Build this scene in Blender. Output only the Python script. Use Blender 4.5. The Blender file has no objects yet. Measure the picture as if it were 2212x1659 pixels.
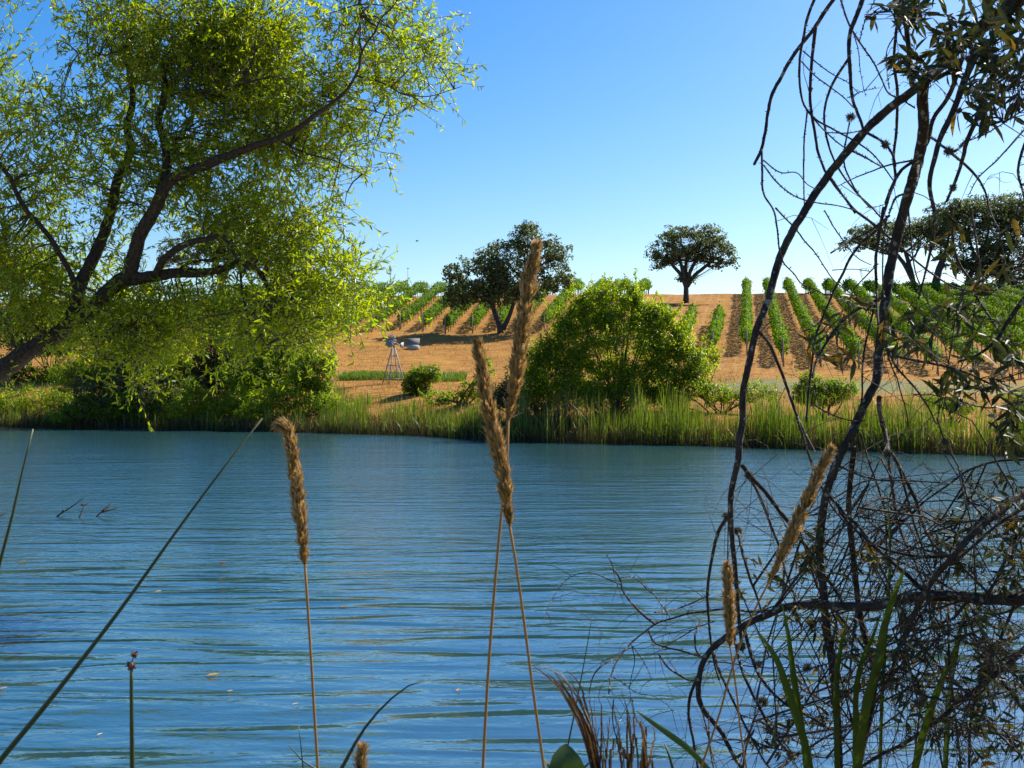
import bpy, math
import numpy as np
from mathutils import Matrix, Vector, Quaternion

rng = np.random.default_rng(11)
R = math.radians

# ------------------------------------------------------------------ camera, sky, sun, exposure
F = 2372.0                       # focal length in the units of a 2212 x 1659 view
EYE = 2.5                        # eye height above the pond
scene = bpy.context.scene
col = scene.collection
cam_d = bpy.data.cameras.new('camera')
cam_d.sensor_width = 36.0
cam_d.lens = 36.0 * F / 2212.0
cam_d.clip_start = 0.05
cam_d.clip_end = 8000
cam_d.dof.use_dof = True
cam_d.dof.focus_distance = 22.0
cam_d.dof.aperture_fstop = 26.0
cam = bpy.data.objects.new('camera', cam_d)
cam.location = (0, 0, EYE)
cam.rotation_euler = (R(90), 0, 0)
col.objects.link(cam)
scene.camera = cam

SUN_AZ, SUN_EL = R(56), R(43)    # azimuth from +Y towards +X
world = bpy.data.worlds.new('World')
scene.world = world
world.use_nodes = True
wn = world.node_tree.nodes
wl = world.node_tree.links
sky = wn.new('ShaderNodeTexSky')
sky.sky_type = 'NISHITA'
sky.sun_disc = False
sky.sun_elevation = SUN_EL
sky.sun_rotation = SUN_AZ
sky.altitude = 200
sky.air_density = 1.0
sky.dust_density = 1.3
sky.ozone_density = 2.4
hs = wn.new('ShaderNodeHueSaturation')
hs.inputs['Saturation'].default_value = 1.5
hs.inputs['Hue'].default_value = 0.506
bg = wn['Background']
bg.inputs['Strength'].default_value = 0.1
wl.new(sky.outputs[0], hs.inputs['Color'])
wl.new(hs.outputs[0], bg.inputs['Color'])

sun_d = bpy.data.lights.new('sun', 'SUN')
sun_d.energy = 5.0
sun_d.angle = R(0.53)
sun_d.color = (1.0, 0.94, 0.82)
sun = bpy.data.objects.new('sun', sun_d)
to_sun = Vector((math.sin(SUN_AZ) * math.cos(SUN_EL), math.cos(SUN_AZ) * math.cos(SUN_EL), math.sin(SUN_EL)))
sun.rotation_euler = to_sun.to_track_quat('Z', 'Y').to_euler()
sun.location = (60, 40, 80)
col.objects.link(sun)

scene.view_settings.view_transform = 'Standard'
scene.view_settings.look = 'None'
scene.view_settings.gamma = 1.0
scene.view_settings.exposure = 0.95
scene.view_settings.use_curve_mapping = False
scene.cycles.max_bounces = 8
scene.cycles.transparent_max_bounces = 6

# ------------------------------------------------------------------ helpers
def P(x, y, d):
    """a direction in the 2212 x 1659 view and a distance -> a point of the place"""
    return np.array([(x - 1106.0) / F * d, d, EYE - (y - 829.5) / F * d])

def PX(pts, d):
    pts = np.asarray(pts, float)
    d = np.broadcast_to(np.asarray(d, float), (len(pts),))
    return np.stack([(pts[:, 0] - 1106.0) / F * d, d, EYE - (pts[:, 1] - 829.5) / F * d], 1)

def nrm(v):
    return v / np.maximum(np.linalg.norm(v, axis=-1, keepdims=True), 1e-9)

def rand_dir(n):
    return nrm(rng.normal(size=(n, 3)))

class MB:
    """collects vertices and faces; build() links them as one mesh object"""
    def __init__(s):
        s.v, s.t, s.f3, s.f4, s.n = [], [], [], [], 0
    def add(s, v, f3=None, f4=None, tint=0.5):
        v = np.asarray(v, float).reshape(-1, 3)
        s.v.append(v)
        s.t.append(np.broadcast_to(np.asarray(tint, float), (len(v),)))
        if f3 is not None and len(f3): s.f3.append(np.asarray(f3, int).reshape(-1, 3) + s.n)
        if f4 is not None and len(f4): s.f4.append(np.asarray(f4, int).reshape(-1, 4) + s.n)
        s.n += len(v)
    def mesh(s, name, mat, off=(0, 0, 0), smooth=False):
        me = bpy.data.meshes.new(name)
        if s.n == 0: return me
        v = np.concatenate(s.v) - np.asarray(off, float)
        f3 = np.concatenate(s.f3) if s.f3 else np.zeros((0, 3), int)
        f4 = np.concatenate(s.f4) if s.f4 else np.zeros((0, 4), int)
        loops = np.concatenate([f3.ravel(), f4.ravel()])
        tot = np.concatenate([np.full(len(f3), 3), np.full(len(f4), 4)])
        start = np.concatenate([[0], np.cumsum(tot)[:-1]])
        me.vertices.add(len(v)); me.vertices.foreach_set('co', v.astype(np.float32).ravel())
        me.loops.add(len(loops)); me.loops.foreach_set('vertex_index', loops.astype(np.int32))
        me.polygons.add(len(tot))
        me.polygons.foreach_set('loop_start', start.astype(np.int32))
        me.polygons.foreach_set('loop_total', tot.astype(np.int32))
        me.update(calc_edges=True)
        a = me.attributes.new('tint', 'FLOAT', 'POINT')
        a.data.foreach_set('value', np.concatenate(s.t).astype(np.float32))
        if smooth: me.polygons.foreach_set('use_smooth', np.ones(len(tot), bool))
        if mat: me.materials.append(mat)
        return me
    def build(s, name, mat, parent=None, smooth=False, kind=None):
        off = parent['_base'] if parent is not None else (0, 0, 0)
        o = bpy.data.objects.new(name, s.mesh(name, mat, off, smooth))
        col.objects.link(o)
        if parent is not None: o.parent = parent
        if kind: o['kind'] = kind
        return o

def tag(o, label=None, cat=None, group=None, kind=None):
    if label: o['label'] = label
    if cat: o['category'] = cat
    if group: o['group'] = group
    if kind: o['kind'] = kind
    return o

def thing(name, base, label, cat, group=None):
    o = bpy.data.objects.new(name, None)
    o.empty_display_size = 0.2
    o.location = [float(c) for c in base]
    o['_base'] = [float(c) for c in base]
    col.objects.link(o)
    return tag(o, label, cat, group)

def smooth_path(pts, n):
    """smooth curve through pts (chord-length Hermite), n samples"""
    pts = np.asarray(pts, float)
    seg = np.maximum(np.linalg.norm(np.diff(pts, axis=0), axis=1), 1e-6)
    t = np.concatenate([[0], np.cumsum(seg)])
    if len(pts) < 3:
        u = np.linspace(0, 1, n)[:, None]
        return pts[0] * (1 - u) + pts[-1] * u
    v = np.diff(pts, axis=0) / seg[:, None]
    m = np.zeros_like(pts); m[0] = v[0]; m[-1] = v[-1]
    h0, h1 = seg[:-1, None], seg[1:, None]
    m[1:-1] = (v[:-1] * h1 + v[1:] * h0) / (h0 + h1)
    u = np.linspace(0, t[-1], n); i = np.clip(np.searchsorted(t, u, 'right') - 1, 0, len(seg) - 1)
    h = seg[i][:, None]; f = ((u - t[i]) / seg[i])[:, None]
    f2, f3 = f * f, f * f * f
    return (2 * f3 - 3 * f2 + 1) * pts[i] + (f3 - 2 * f2 + f) * h * m[i] + (-2 * f3 + 3 * f2) * pts[i + 1] + (f3 - f2) * h * m[i + 1]

def tube(mb, pts, r, sides=5, tint=0.5, rough=0.0, cap=True):
    pts = np.asarray(pts, float); n = len(pts)
    r = np.broadcast_to(np.asarray(r, float), (n,))
    tan = np.gradient(pts, axis=0); tan = nrm(tan)
    up = np.array([0.31, 0.2, 0.93])
    if abs(np.dot(up, tan[0])) > 0.9: up = np.array([0.95, 0.1, 0.2])
    u = np.zeros_like(pts); w = nrm(up - np.dot(up, tan[0]) * tan[0])
    for k in range(n):
        w = w - np.dot(w, tan[k]) * tan[k]
        w = w / max(np.linalg.norm(w), 1e-9); u[k] = w
    v2 = np.cross(tan, u)
    a = np.arange(sides) * 2 * math.pi / sides
    rr = r[:, None] * np.ones(sides)
    if rough: rr = rr * (1 + rough * rng.uniform(-1, 1, (n, sides)))
    ring = pts[:, None, :] + rr[..., None] * (u[:, None, :] * np.cos(a)[None, :, None] + v2[:, None, :] * np.sin(a)[None, :, None])
    k = np.arange(n - 1)[:, None] * sides; j = np.arange(sides)[None, :]; j2 = (j + 1) % sides
    f4 = np.stack([k + j, k + j2, k + sides + j2, k + sides + j], -1).reshape(-1, 4)
    V = ring.reshape(-1, 3); f3 = []
    if cap:
        V = np.vstack([V, pts[-1] + tan[-1] * r[-1], pts[0]])
        e = (n - 1) * sides; c = n * sides
        f3 = [(e + q, e + (q + 1) % sides, c) for q in range(sides)] + [((q + 1) % sides, q, c + 1) for q in range(sides)]
    t = tint if np.ndim(tint) == 0 else np.concatenate([np.repeat(tint, sides), [tint[-1], tint[0]] if cap else []])
    mb.add(V, f3, f4, t)

def tubes_many(mb, A, M, B, r0, r1, tint=0.5):
    """many thin three-sided twigs through A, M, B (N x 3 each), vectorised"""
    n = len(A)
    if n == 0: return
    r0 = np.broadcast_to(r0, (n,)); r1 = np.broadcast_to(r1, (n,))
    ts = np.array([0, 0.33, 0.66, 1.0])
    pts = [(1 - t) ** 2 * A + 2 * t * (1 - t) * M + t * t * B for t in ts]
    tan = nrm(B - A)
    up = np.where(np.abs(tan[:, 2:3]) > 0.8, np.array([[1.0, 0.1, 0]]), np.array([[0, 0, 1.0]]))
    u = nrm(np.cross(tan, up)); w = np.cross(tan, u)
    V = []
    for t, p in zip(ts, pts):
        r = (r0 * (1 - t) + r1 * t)[:, None]
        for a in (0, 2.094, 4.189):
            V.append(p + r * (u * math.cos(a) + w * math.sin(a)))
    V = np.stack(V, 1)
    base = (np.arange(n) * 12)[:, None]
    q = []
    for s_ in range(3):
        for j in range(3):
            q.append([s_ * 3 + j, s_ * 3 + (j + 1) % 3, s_ * 3 + 3 + (j + 1) % 3, s_ * 3 + 3 + j])
    f4 = (base[:, :, None] + np.array(q)[None]).reshape(-1, 4)
    tt = np.repeat(np.broadcast_to(tint, (n,)), 12)
    mb.add(V.reshape(-1, 3), None, f4, tt)

def leaves(mb, p, d, nn, L, W, tint, lance=False, fold=0.25, curl=0.0):
    """leaf blades with a folded midrib: base p, direction d, face normal nn"""
    n = len(p)
    if n == 0: return
    L = np.broadcast_to(L, (n,))[:, None]; W = np.broadcast_to(W, (n,))[:, None]
    d = nrm(d); s = nrm(np.cross(d, nn)); nn = np.cross(s, d)
    if lance:
        h = s * W * 0.5; up = nn * W * fold; dn = -nn * L * curl
        V = np.stack([p, p + d * L * .3 + h + up, p + d * L * .3 - h + up, p + d * L * .68 + h * .85 + up + dn * .5,
                      p + d * L * .68 - h * .85 + up + dn * .5, p + d * L + dn, p + d * L * .3, p + d * L * .68 + dn * .5], 1)
        f3 = np.array([[0, 1, 6], [0, 6, 2], [3, 5, 7], [7, 5, 4]])
        f4 = np.array([[1, 3, 7, 6], [6, 7, 4, 2]])
        k = 8
    else:
        h = s * W * 0.5; up = nn * W * fold
        V = np.stack([p, p + d * L * .5 + h + up, p + d * L, p + d * L * .5 - h + up], 1)
        f3 = np.array([[0, 1, 2], [0, 2, 3]]); f4 = None
        k = 4
    b = (np.arange(n) * k)[:, None, None]
    mb.add(V.reshape(-1, 3), (b + f3[None]).reshape(-1, 3), None if f4 is None else (b + f4[None]).reshape(-1, 4), np.repeat(np.broadcast_to(tint, (n,)), k))

def ribbon(mb, pts, w, side=None, tint=0.5, fold=0.2):
    """a grass blade: a strip with a folded midrib along pts, width w (per point)"""
    pts = np.asarray(pts, float); n = len(pts)
    w = np.broadcast_to(np.asarray(w, float), (n,))[:, None]
    tan = nrm(np.gradient(pts, axis=0))
    side = np.array([1.0, 0.25, 0]) if side is None else np.asarray(side, float)
    s = nrm(side - (tan @ side)[:, None] * tan); nn = np.cross(s, tan)
    V = np.concatenate([pts - s * w * .5 + nn * w * fold, pts, pts + s * w * .5 + nn * w * fold])
    i = np.arange(n - 1)
    f4 = np.concatenate([np.stack([i, i + n, i + n + 1, i + 1], 1), np.stack([i + n, i + 2 * n, i + 2 * n + 1, i + n + 1], 1)])
    t = tint if np.ndim(tint) == 0 else np.concatenate([tint] * 3)
    mb.add(V, None, f4, t)

def box(mb, c, half, rot=None, tint=0.5):
    c = np.asarray(c, float); h = np.asarray(half, float)
    V = np.array([[sx, sy, sz] for sx in (-1, 1) for sy in (-1, 1) for sz in (-1, 1)], float) * h
    if rot is not None: V = V @ np.asarray(rot).T
    mb.add(V + c, None, [[0, 1, 3, 2], [4, 6, 7, 5], [0, 4, 5, 1], [2, 3, 7, 6], [0, 2, 6, 4], [1, 5, 7, 3]], tint)

# ------------------------------------------------------------------ materials
def new_mat(name):
    m = bpy.data.materials.new(name); m.use_nodes = True
    nt = m.node_tree
    return m, nt, nt.nodes['Principled BSDF'], nt.nodes['Material Output']

def ramp_node(nt, stops):
    r = nt.nodes.new('ShaderNodeValToRGB')
    e = r.color_ramp.elements
    while len(e) < len(stops): e.new(0.5)
    for k, (pos, c) in enumerate(stops):
        e[k].position = pos; e[k].color = (*c, 1)
    return r

def leaf_mat(name, stops, trans=0.4, rough=0.45, spec=0.4, tr_gain=(1.5, 1.5, 0.8)):
    m, nt, b, out = new_mat(name)
    at = nt.nodes.new('ShaderNodeAttribute'); at.attribute_name = 'tint'
    rp = ramp_node(nt, stops)
    nt.links.new(at.outputs['Fac'], rp.inputs[0])
    nt.links.new(rp.outputs[0], b.inputs['Base Color'])
    b.inputs['Roughness'].default_value = rough
    b.inputs['Specular IOR Level'].default_value = spec
    tl = nt.nodes.new('ShaderNodeBsdfTranslucent')
    mu = nt.nodes.new('ShaderNodeMix'); mu.data_type = 'RGBA'; mu.blend_type = 'MULTIPLY'
    mu.inputs[0].default_value = 1.0
    nt.links.new(rp.outputs[0], mu.inputs[6]); mu.inputs[7].default_value = (*tr_gain, 1)
    nt.links.new(mu.outputs[2], tl.inputs[0])
    mx = nt.nodes.new('ShaderNodeMixShader'); mx.inputs[0].default_value = trans
    nt.links.new(b.outputs[0], mx.inputs[1]); nt.links.new(tl.outputs[0], mx.inputs[2])
    nt.links.new(mx.outputs[0], out.inputs[0])
    return m

def bark_mat(name, c0, c1, lichen=None, scale=18, amt=0.45):
    m, nt, b, out = new_mat(name)
    tc = nt.nodes.new('ShaderNodeTexCoord')
    n1 = nt.nodes.new('ShaderNodeTexNoise'); n1.inputs['Scale'].default_value = scale; n1.inputs['Detail'].default_value = 6
    nt.links.new(tc.outputs['Object'], n1.inputs[0])
    rp = ramp_node(nt, [(0.3, c0), (0.7, c1)])
    nt.links.new(n1.outputs[0], rp.inputs[0])
    last = rp.outputs[0]
    if lichen:
        n2 = nt.nodes.new('ShaderNodeTexNoise'); n2.inputs['Scale'].default_value = scale * 1.7; n2.inputs['Detail'].default_value = 3
        nt.links.new(tc.outputs['Object'], n2.inputs[0])
        r2 = ramp_node(nt, [(1 - amt, (0, 0, 0)), (1 - amt + 0.06, (1, 1, 1))])
        nt.links.new(n2.outputs[0], r2.inputs[0])
        mx = nt.nodes.new('ShaderNodeMix'); mx.data_type = 'RGBA'
        nt.links.new(r2.outputs[0], mx.inputs[0]); nt.links.new(last, mx.inputs[6]); mx.inputs[7].default_value = (*lichen, 1)
        last = mx.outputs[2]
    nt.links.new(last, b.inputs['Base Color'])
    b.inputs['Roughness'].default_value = 0.85
    b.inputs['Specular IOR Level'].default_value = 0.2
    bp = nt.nodes.new('ShaderNodeBump'); bp.inputs['Strength'].default_value = 0.6; bp.inputs['Distance'].default_value = 0.01
    nt.links.new(n1.outputs[0], bp.inputs['Height']); nt.links.new(bp.outputs[0], b.inputs['Normal'])
    return m

def flat_mat(name, c, rough=0.5, metal=0.0, var=0.12, scale=8):
    m, nt, b, out = new_mat(name)
    tc = nt.nodes.new('ShaderNodeTexCoord')
    n1 = nt.nodes.new('ShaderNodeTexNoise'); n1.inputs['Scale'].default_value = scale; n1.inputs['Detail'].default_value = 5
    nt.links.new(tc.outputs['Object'], n1.inputs[0])
    rp = ramp_node(nt, [(0.3, tuple(x * (1 - var) for x in c)), (0.7, tuple(min(1, x * (1 + var)) for x in c))])
    nt.links.new(n1.outputs[0], rp.inputs[0]); nt.links.new(rp.outputs[0], b.inputs['Base Color'])
    b.inputs['Roughness'].default_value = rough; b.inputs['Metallic'].default_value = metal
    return m

M = {}
M['willow'] = leaf_mat('willow_leaf', [(0, (0.065, 0.115, 0.004)), (0.45, (0.125, 0.175, 0.005)), (0.8, (0.19, 0.22, 0.006)), (1, (0.24, 0.18, 0.008))], trans=0.58, rough=0.33, spec=0.4, tr_gain=(2.7, 2.55, 0.4))
M['oak'] = leaf_mat('oak_leaf', [(0, (0.075, 0.095, 0.034)), (0.6, (0.14, 0.165, 0.062)), (1, (0.22, 0.235, 0.11))], trans=0.5, rough=0.5, spec=.25, tr_gain=(1.1, 1.2, .8))
M['vine'] = leaf_mat('vine_leaf', [(0, (0.05, 0.10, 0.003)), (0.6, (0.08, 0.15, 0.004)), (1, (0.15, 0.19, 0.008))], trans=0.48, rough=0.6, spec=.15, tr_gain=(1.6, 1.7, .6))
M['bush'] = leaf_mat('bush_leaf', [(0, (0.055, 0.095, 0.004)), (0.5, (0.12, 0.165, 0.004)), (1, (0.2, 0.225, 0.008))], trans=0.62, rough=0.34, spec=0.45, tr_gain=(2.2, 2.4, 0.5))
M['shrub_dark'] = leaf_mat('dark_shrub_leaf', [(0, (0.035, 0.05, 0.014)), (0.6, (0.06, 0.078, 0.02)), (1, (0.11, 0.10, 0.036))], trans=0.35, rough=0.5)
M['reed'] = leaf_mat('reed_blade', [(0, (0.035, 0.027, 0.013)), (0.25, (0.075, 0.056, 0.02)), (0.4, (0.075, 0.125, 0.005)), (0.8, (0.125, 0.19, 0.006)), (1, (0.34, 0.29, 0.11))], trans=0.4, rough=0.45)
M['straw'] = leaf_mat('dry_grass', [(0, (0.22, 0.11, 0.03)), (0.6, (0.36, 0.21, 0.05)), (1, (0.45, 0.33, 0.10))], trans=0.3, rough=0.6, tr_gain=(1.1, 1.0, .9))
M['weed'] = leaf_mat('green_weed', [(0, (0.06, 0.13, 0.01)), (1, (0.14, 0.22, 0.02))], trans=0.4)
M['dark_leaf'] = leaf_mat('arching_tree_leaf', [(0, (0.018, 0.028, 0.010)), (0.5, (0.038, 0.052, 0.016)), (0.72, (0.07, 0.06, 0.018)), (0.9, (0.15, 0.095, 0.015)), (1, (0.26, 0.18, 0.012))], trans=0.3, rough=0.5, spec=.25, tr_gain=(1.4, 1.2, .6))
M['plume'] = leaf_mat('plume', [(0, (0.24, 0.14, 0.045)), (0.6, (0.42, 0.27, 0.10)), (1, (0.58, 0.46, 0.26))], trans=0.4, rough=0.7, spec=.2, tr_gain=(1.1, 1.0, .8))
M['blade'] = leaf_mat('green_blade', [(0, (0.02, 0.04, 0.008)), (0.5, (0.05, 0.085, 0.008)), (1, (0.13, 0.17, 0.03))], trans=0.35, rough=0.35)
M['sedge'] = leaf_mat('sedge_stem', [(0, (0.02, 0.035, 0.012)), (0.6, (0.035, 0.06, 0.018)), (1, (0.24, 0.24, 0.11))], trans=0.1, rough=0.4)
M['dry_strip'] = leaf_mat('dry_sedge', [(0, (0.04, 0.024, 0.014)), (0.6, (0.11, 0.064, 0.03)), (1, (0.2, 0.13, 0.065))], trans=0.25, rough=0.6, tr_gain=(1.2, 1, .7))
M['weedleaf'] = leaf_mat('broad_leaf', [(0, (0.025, 0.05, 0.012)), (1, (0.06, 0.10, 0.02))], trans=0.3, rough=0.4)
M['lichen'] = leaf_mat('lichen', [(0, (0.10, 0.10, 0.065)), (1, (0.27, 0.28, 0.20))], trans=0.25, rough=0.8, spec=.1)
M['float'] = leaf_mat('floating_leaf', [(0, (0.30, 0.13, 0.03)), (0.5, (0.55, 0.32, 0.02)), (1, (0.6, 0.45, 0.25))], trans=0.1, rough=0.5)
M['bark_w'] = bark_mat('willow_bark', (0.022, 0.016, 0.010), (0.075, 0.055, 0.036), scale=26)
M['bark_o'] = bark_mat('oak_bark', (0.03, 0.025, 0.02), (0.09, 0.075, 0.06), scale=5)
M['bark_d'] = bark_mat('arching_bark', (0.02, 0.016, 0.013), (0.065, 0.05, 0.04), lichen=(0.22, 0.22, 0.17), scale=26, amt=0.41)
M['twig'] = bark_mat('twig_bark', (0.03, 0.023, 0.017), (0.10, 0.078, 0.058), scale=40)
M['post'] = flat_mat('post_wood', (0.22, 0.17, 0.13), 0.8)
M['vine_wood'] = flat_mat('vine_wood', (0.09, 0.055, 0.035), 0.9)
M['galv'] = flat_mat('galvanised_steel', (0.26, 0.27, 0.28), 0.6, 0.2)
M['steel_dark'] = flat_mat('dark_steel', (0.05, 0.055, 0.06), 0.5, 0.3)
M['panel'] = flat_mat('blue_grey_paint', (0.36, 0.35, 0.32), 0.95)
M['panel_lid'] = flat_mat('blue_grey_lid', (0.16, 0.15, 0.135), 0.95)
M['deadwood'] = bark_mat('dead_wood', (0.02, 0.016, 0.014), (0.06, 0.05, 0.04), scale=30)
M['bird'] = flat_mat('dark_feather', (0.03, 0.03, 0.032), 0.7)
M['seed'] = bark_mat('seed_head', (0.05, 0.025, 0.016), (0.16, 0.09, 0.06), scale=60)

# ------------------------------------------------------------------ terrain and water
SHX = np.array([-140, -95, -60, -29.9, -12.4, -4.7, 0, 7.4, 10.7, 17.8, 30, 48, 70, 140.])
SHY = np.array([30, 55, 70, 64.1, 57.9, 53.7, 47.6, 44.8, 42.8, 38.1, 31, 24, 12, 11.])
NHX = np.array([-140, -95, -40, -14, -9, -7.6, -6.9, -4.2, -1.2, 1.4, 2.6, 5, 12, 40, 70, 140.])
NHY = np.array([30, 24, 20, 17, 15.2, 14, 11.0, 4.8, 3.0, 3.0, 4.4, 6.5, 9, 11, 12, 11.])
LY = np.array([40, 60, 70, 75, 80, 90, 103, 115, 124, 130, 138, 160, 220, 400, 900.])
LZ = np.array([1.0, 1.5, 2.6, 3.2, 3.8, 5.1, 7.5, 10.2, 12.4, 12.9, 12.6, 10.5, 6, 2, 0.])
RY = np.array([30, 40, 45, 60, 67, 75, 90, 103, 115, 124, 130, 138, 160, 220, 400, 900.])
RZ = np.array([0.2, 0.4, 0.7, 2.05, 3.1, 4.5, 6.8, 9.0, 11.2, 12.7, 13.05, 12.6, 10.5, 6, 2, 0.])

def ground_z(x, y):
    x = np.asarray(x, float); y = np.asarray(y, float)
    s = y - np.interp(x, SHX, SHY)
    k = np.clip((x + 4) / 20.0, 0, 1); k = k * k * (3 - 2 * k)
    hill = np.interp(y, LY, LZ) * (1 - k) + np.interp(y, RY, RZ) * k
    hill = hill + 0.10 * np.sin(x * 0.21 + 1) * np.sin(y * 0.17) + 0.05 * np.sin(x * .9 + y * .4)
    hill = hill - np.clip((np.abs(x - 8) - 25) / 260.0, 0, 1) * np.clip(y - 80, 0, 50) * 0.12
    ramp = np.where(s > 0, -0.03 + 0.23 * s, 0.30 * s)
    far = np.where(s > 0, np.minimum(np.maximum(hill, 0.15), ramp), np.maximum(ramp, -2.5))
    s2 = np.interp(x, NHX, NHY) - y
    near = np.where(s2 > 0, np.minimum(1.0 + 0.04 * np.sin(x * 1.3) * np.sin(y * 1.7), 0.42 * s2), np.maximum(0.35 * s2, -2.5))
    return np.maximum(far, near)

def gz(x, y):
    return float(ground_z(np.array([x]), np.array([y]))[0])

xs = np.concatenate([np.linspace(-2500, -420, 9), np.linspace(-400, -75, 27), np.linspace(-70, -9, 70), np.linspace(-8, 8, 65), np.linspace(9, 70, 70), np.linspace(75, 400, 27), np.linspace(420, 2500, 9)])
ys = np.concatenate([np.linspace(-600, -40, 8), np.linspace(-30, -2, 15), np.linspace(-1, 16, 69), np.linspace(16.7, 142, 180), np.linspace(145, 220, 20), np.linspace(240, 900, 16), np.linspace(1000, 5000, 9)])
gx, gy = np.meshgrid(xs, ys)
gzv = ground_z(gx, gy)
nx_, ny_ = len(xs), len(ys)
ii, jj = np.meshgrid(np.arange(nx_ - 1), np.arange(ny_ - 1))
a = (jj * nx_ + ii).ravel()
mbt = MB()
mbt.add(np.stack([gx.ravel(), gy.ravel(), gzv.ravel()], 1), None, np.stack([a, a + 1, a + nx_ + 1, a + nx_], 1))

def ground_mat():
    m, nt, b, out = new_mat('dry_hillside')
    N = nt.nodes.new; Lk = nt.links.new
    tc = N('ShaderNodeTexCoord')
    def noise(scale, detail=5, sx=1, sy=1, rough=.55):
        mp = N('ShaderNodeMapping'); mp.inputs['Scale'].default_value = (sx, sy, 1)
        Lk(tc.outputs['Object'], mp.inputs[0])
        n = N('ShaderNodeTexNoise'); n.inputs['Scale'].default_value = scale; n.inputs['Detail'].default_value = detail
        n.inputs['Roughness'].default_value = rough
        Lk(mp.outputs[0], n.inputs[0]); return n.outputs[0]
    def mix(fac, c1, c2, mode='MIX'):
        x = N('ShaderNodeMix'); x.data_type = 'RGBA'; x.blend_type = mode
        for sock, val in ((x.inputs[0], fac), (x.inputs[6], c1), (x.inputs[7], c2)):
            if isinstance(val, tuple): sock.default_value = (*val, 1)
            elif isinstance(val, float): sock.default_value = val
            else: Lk(val, sock)
        return x.outputs[2]
    def ramp(v, lo, hi):
        r = ramp_node(nt, [(lo, (0, 0, 0)), (hi, (1, 1, 1))]); Lk(v, r.inputs[0]); return r.outputs[0]
    soil = mix(ramp(noise(0.5, 8, 0.5, 1.2), .3, .7), (0.19, 0.078, 0.022), (0.30, 0.135, 0.032))
    straw = mix(ramp(noise(2.2, 7, 0.35, 1.6, .75), .45, .6), soil, (0.40, 0.215, 0.042))
    clods = mix(ramp(noise(1.6, 8, 0.5, 2.2, .8), .52, .63), straw, (0.115, 0.05, 0.018))
    fine = mix(ramp(noise(7.0, 4, 0.5, 1.5, .7), .55, .75), clods, (0.46, 0.27, 0.075))
    # wheel tracks between the vine rows, and pale cover where the tractor turns
    sep = N('ShaderNodeSeparateXYZ'); Lk(tc.outputs['Object'], sep.inputs[0])
    q2 = N('ShaderNodeAttribute'); q2.attribute_name = 'lane'
    q3 = N('ShaderNodeMath'); q3.operation = 'FLOORED_MODULO'; q3.inputs[1].default_value = 1.0; Lk(q2.outputs['Fac'], q3.inputs[0])
    tr = ramp_node(nt, [(0.24, (0, 0, 0)), (0.29, (1, 1, 1)), (0.36, (1, 1, 1)), (0.41, (0, 0, 0)), (0.6, (0, 0, 0)), (0.65, (1, 1, 1)), (0.72, (1, 1, 1)), (0.77, (0, 0, 0))])
    Lk(q3.outputs[0], tr.inputs[0])
    at = N('ShaderNodeAttribute'); at.attribute_name = 'rows'
    f = N('ShaderNodeMath'); f.operation = 'MULTIPLY'; Lk(tr.outputs[0], f.inputs[0]); Lk(at.outputs['Fac'], f.inputs[1])
    f2 = N('ShaderNodeMath'); f2.operation = 'MULTIPLY'; f2.inputs[1].default_value = 0.55; Lk(f.outputs[0], f2.inputs[0])
    tracked = mix(f2.outputs[0], fine, (0.36, 0.19, 0.07))
    # damp mud at the water's edge, weeds on the flat by the reeds
    wet = N('ShaderNodeMapRange'); wet.inputs[1].default_value = 0.05; wet.inputs[2].default_value = 0.55; Lk(sep.outputs[2], wet.inputs[0])
    shore = mix(wet.outputs[0], (0.05, 0.038, 0.022), tracked)
    ag = N('ShaderNodeAttribute'); ag.attribute_name = 'grass'
    gn = N('ShaderNodeMath'); gn.operation = 'MULTIPLY'; Lk(ag.outputs['Fac'], gn.inputs[0]); Lk(ramp(noise(0.9, 6, 0.4, 1.5), .3, .5), gn.inputs[1])
    gcol = mix(ramp(noise(3, 4), .35, .65), (0.14, 0.16, 0.07), (0.2, 0.19, 0.09))
    Lk(mix(gn.outputs[0], shore, gcol), b.inputs['Base Color'])
    b.inputs['Roughness'].default_value = 0.95; b.inputs['Specular IOR Level'].default_value = 0.1
    bp = N('ShaderNodeBump'); bp.inputs['Strength'].default_value = 0.9; bp.inputs['Distance'].default_value = 0.12
    Lk(noise(3.5, 8, .6, 1.3, .7), bp.inputs['Height']); Lk(bp.outputs[0], b.inputs['Normal'])
    return m

M['ground'] = ground_mat()
ground = mbt.build('ground', M['ground'], smooth=True, kind='structure')
me = ground.data
fx, fy = gx.ravel(), gy.ravel()
rows_a = np.clip((fy - 66 + np.clip(-(fx - 5), 0, 20) * 1.7) / 3, 0, 1) * np.clip((fy - np.where(fx < 8, 98, 62)) / 3, 0, 1) * (fy < 138)
at = me.attributes.new('rows', 'FLOAT', 'POINT'); at.data.foreach_set('value', rows_a.astype(np.float32))
q = (fx - .2137 * fy) / 2.32
for _ in range(5):
    q = (fx - .2137 * 103 - (0.2137 - 0.1137 * np.clip((-7 - q) / 3.0, 0, 1)) * (fy - 103)) / 2.32
at = me.attributes.new('lane', 'FLOAT', 'POINT'); at.data.foreach_set('value', q.astype(np.float32))
gr = np.clip(1 - np.abs(fy - (62.5 - 0.05 * fx)) / 3.6, 0, 1) * np.clip((fx - 9) / 4, 0, 1) * 1.4
gr = np.clip(gr + np.clip(2 - fy, 0, 1) * 0.8, 0, 1)
at = me.attributes.new('grass', 'FLOAT', 'POINT'); at.data.foreach_set('value', gr.astype(np.float32))
tag(ground, 'dry orange hillside and pond banks')

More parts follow.
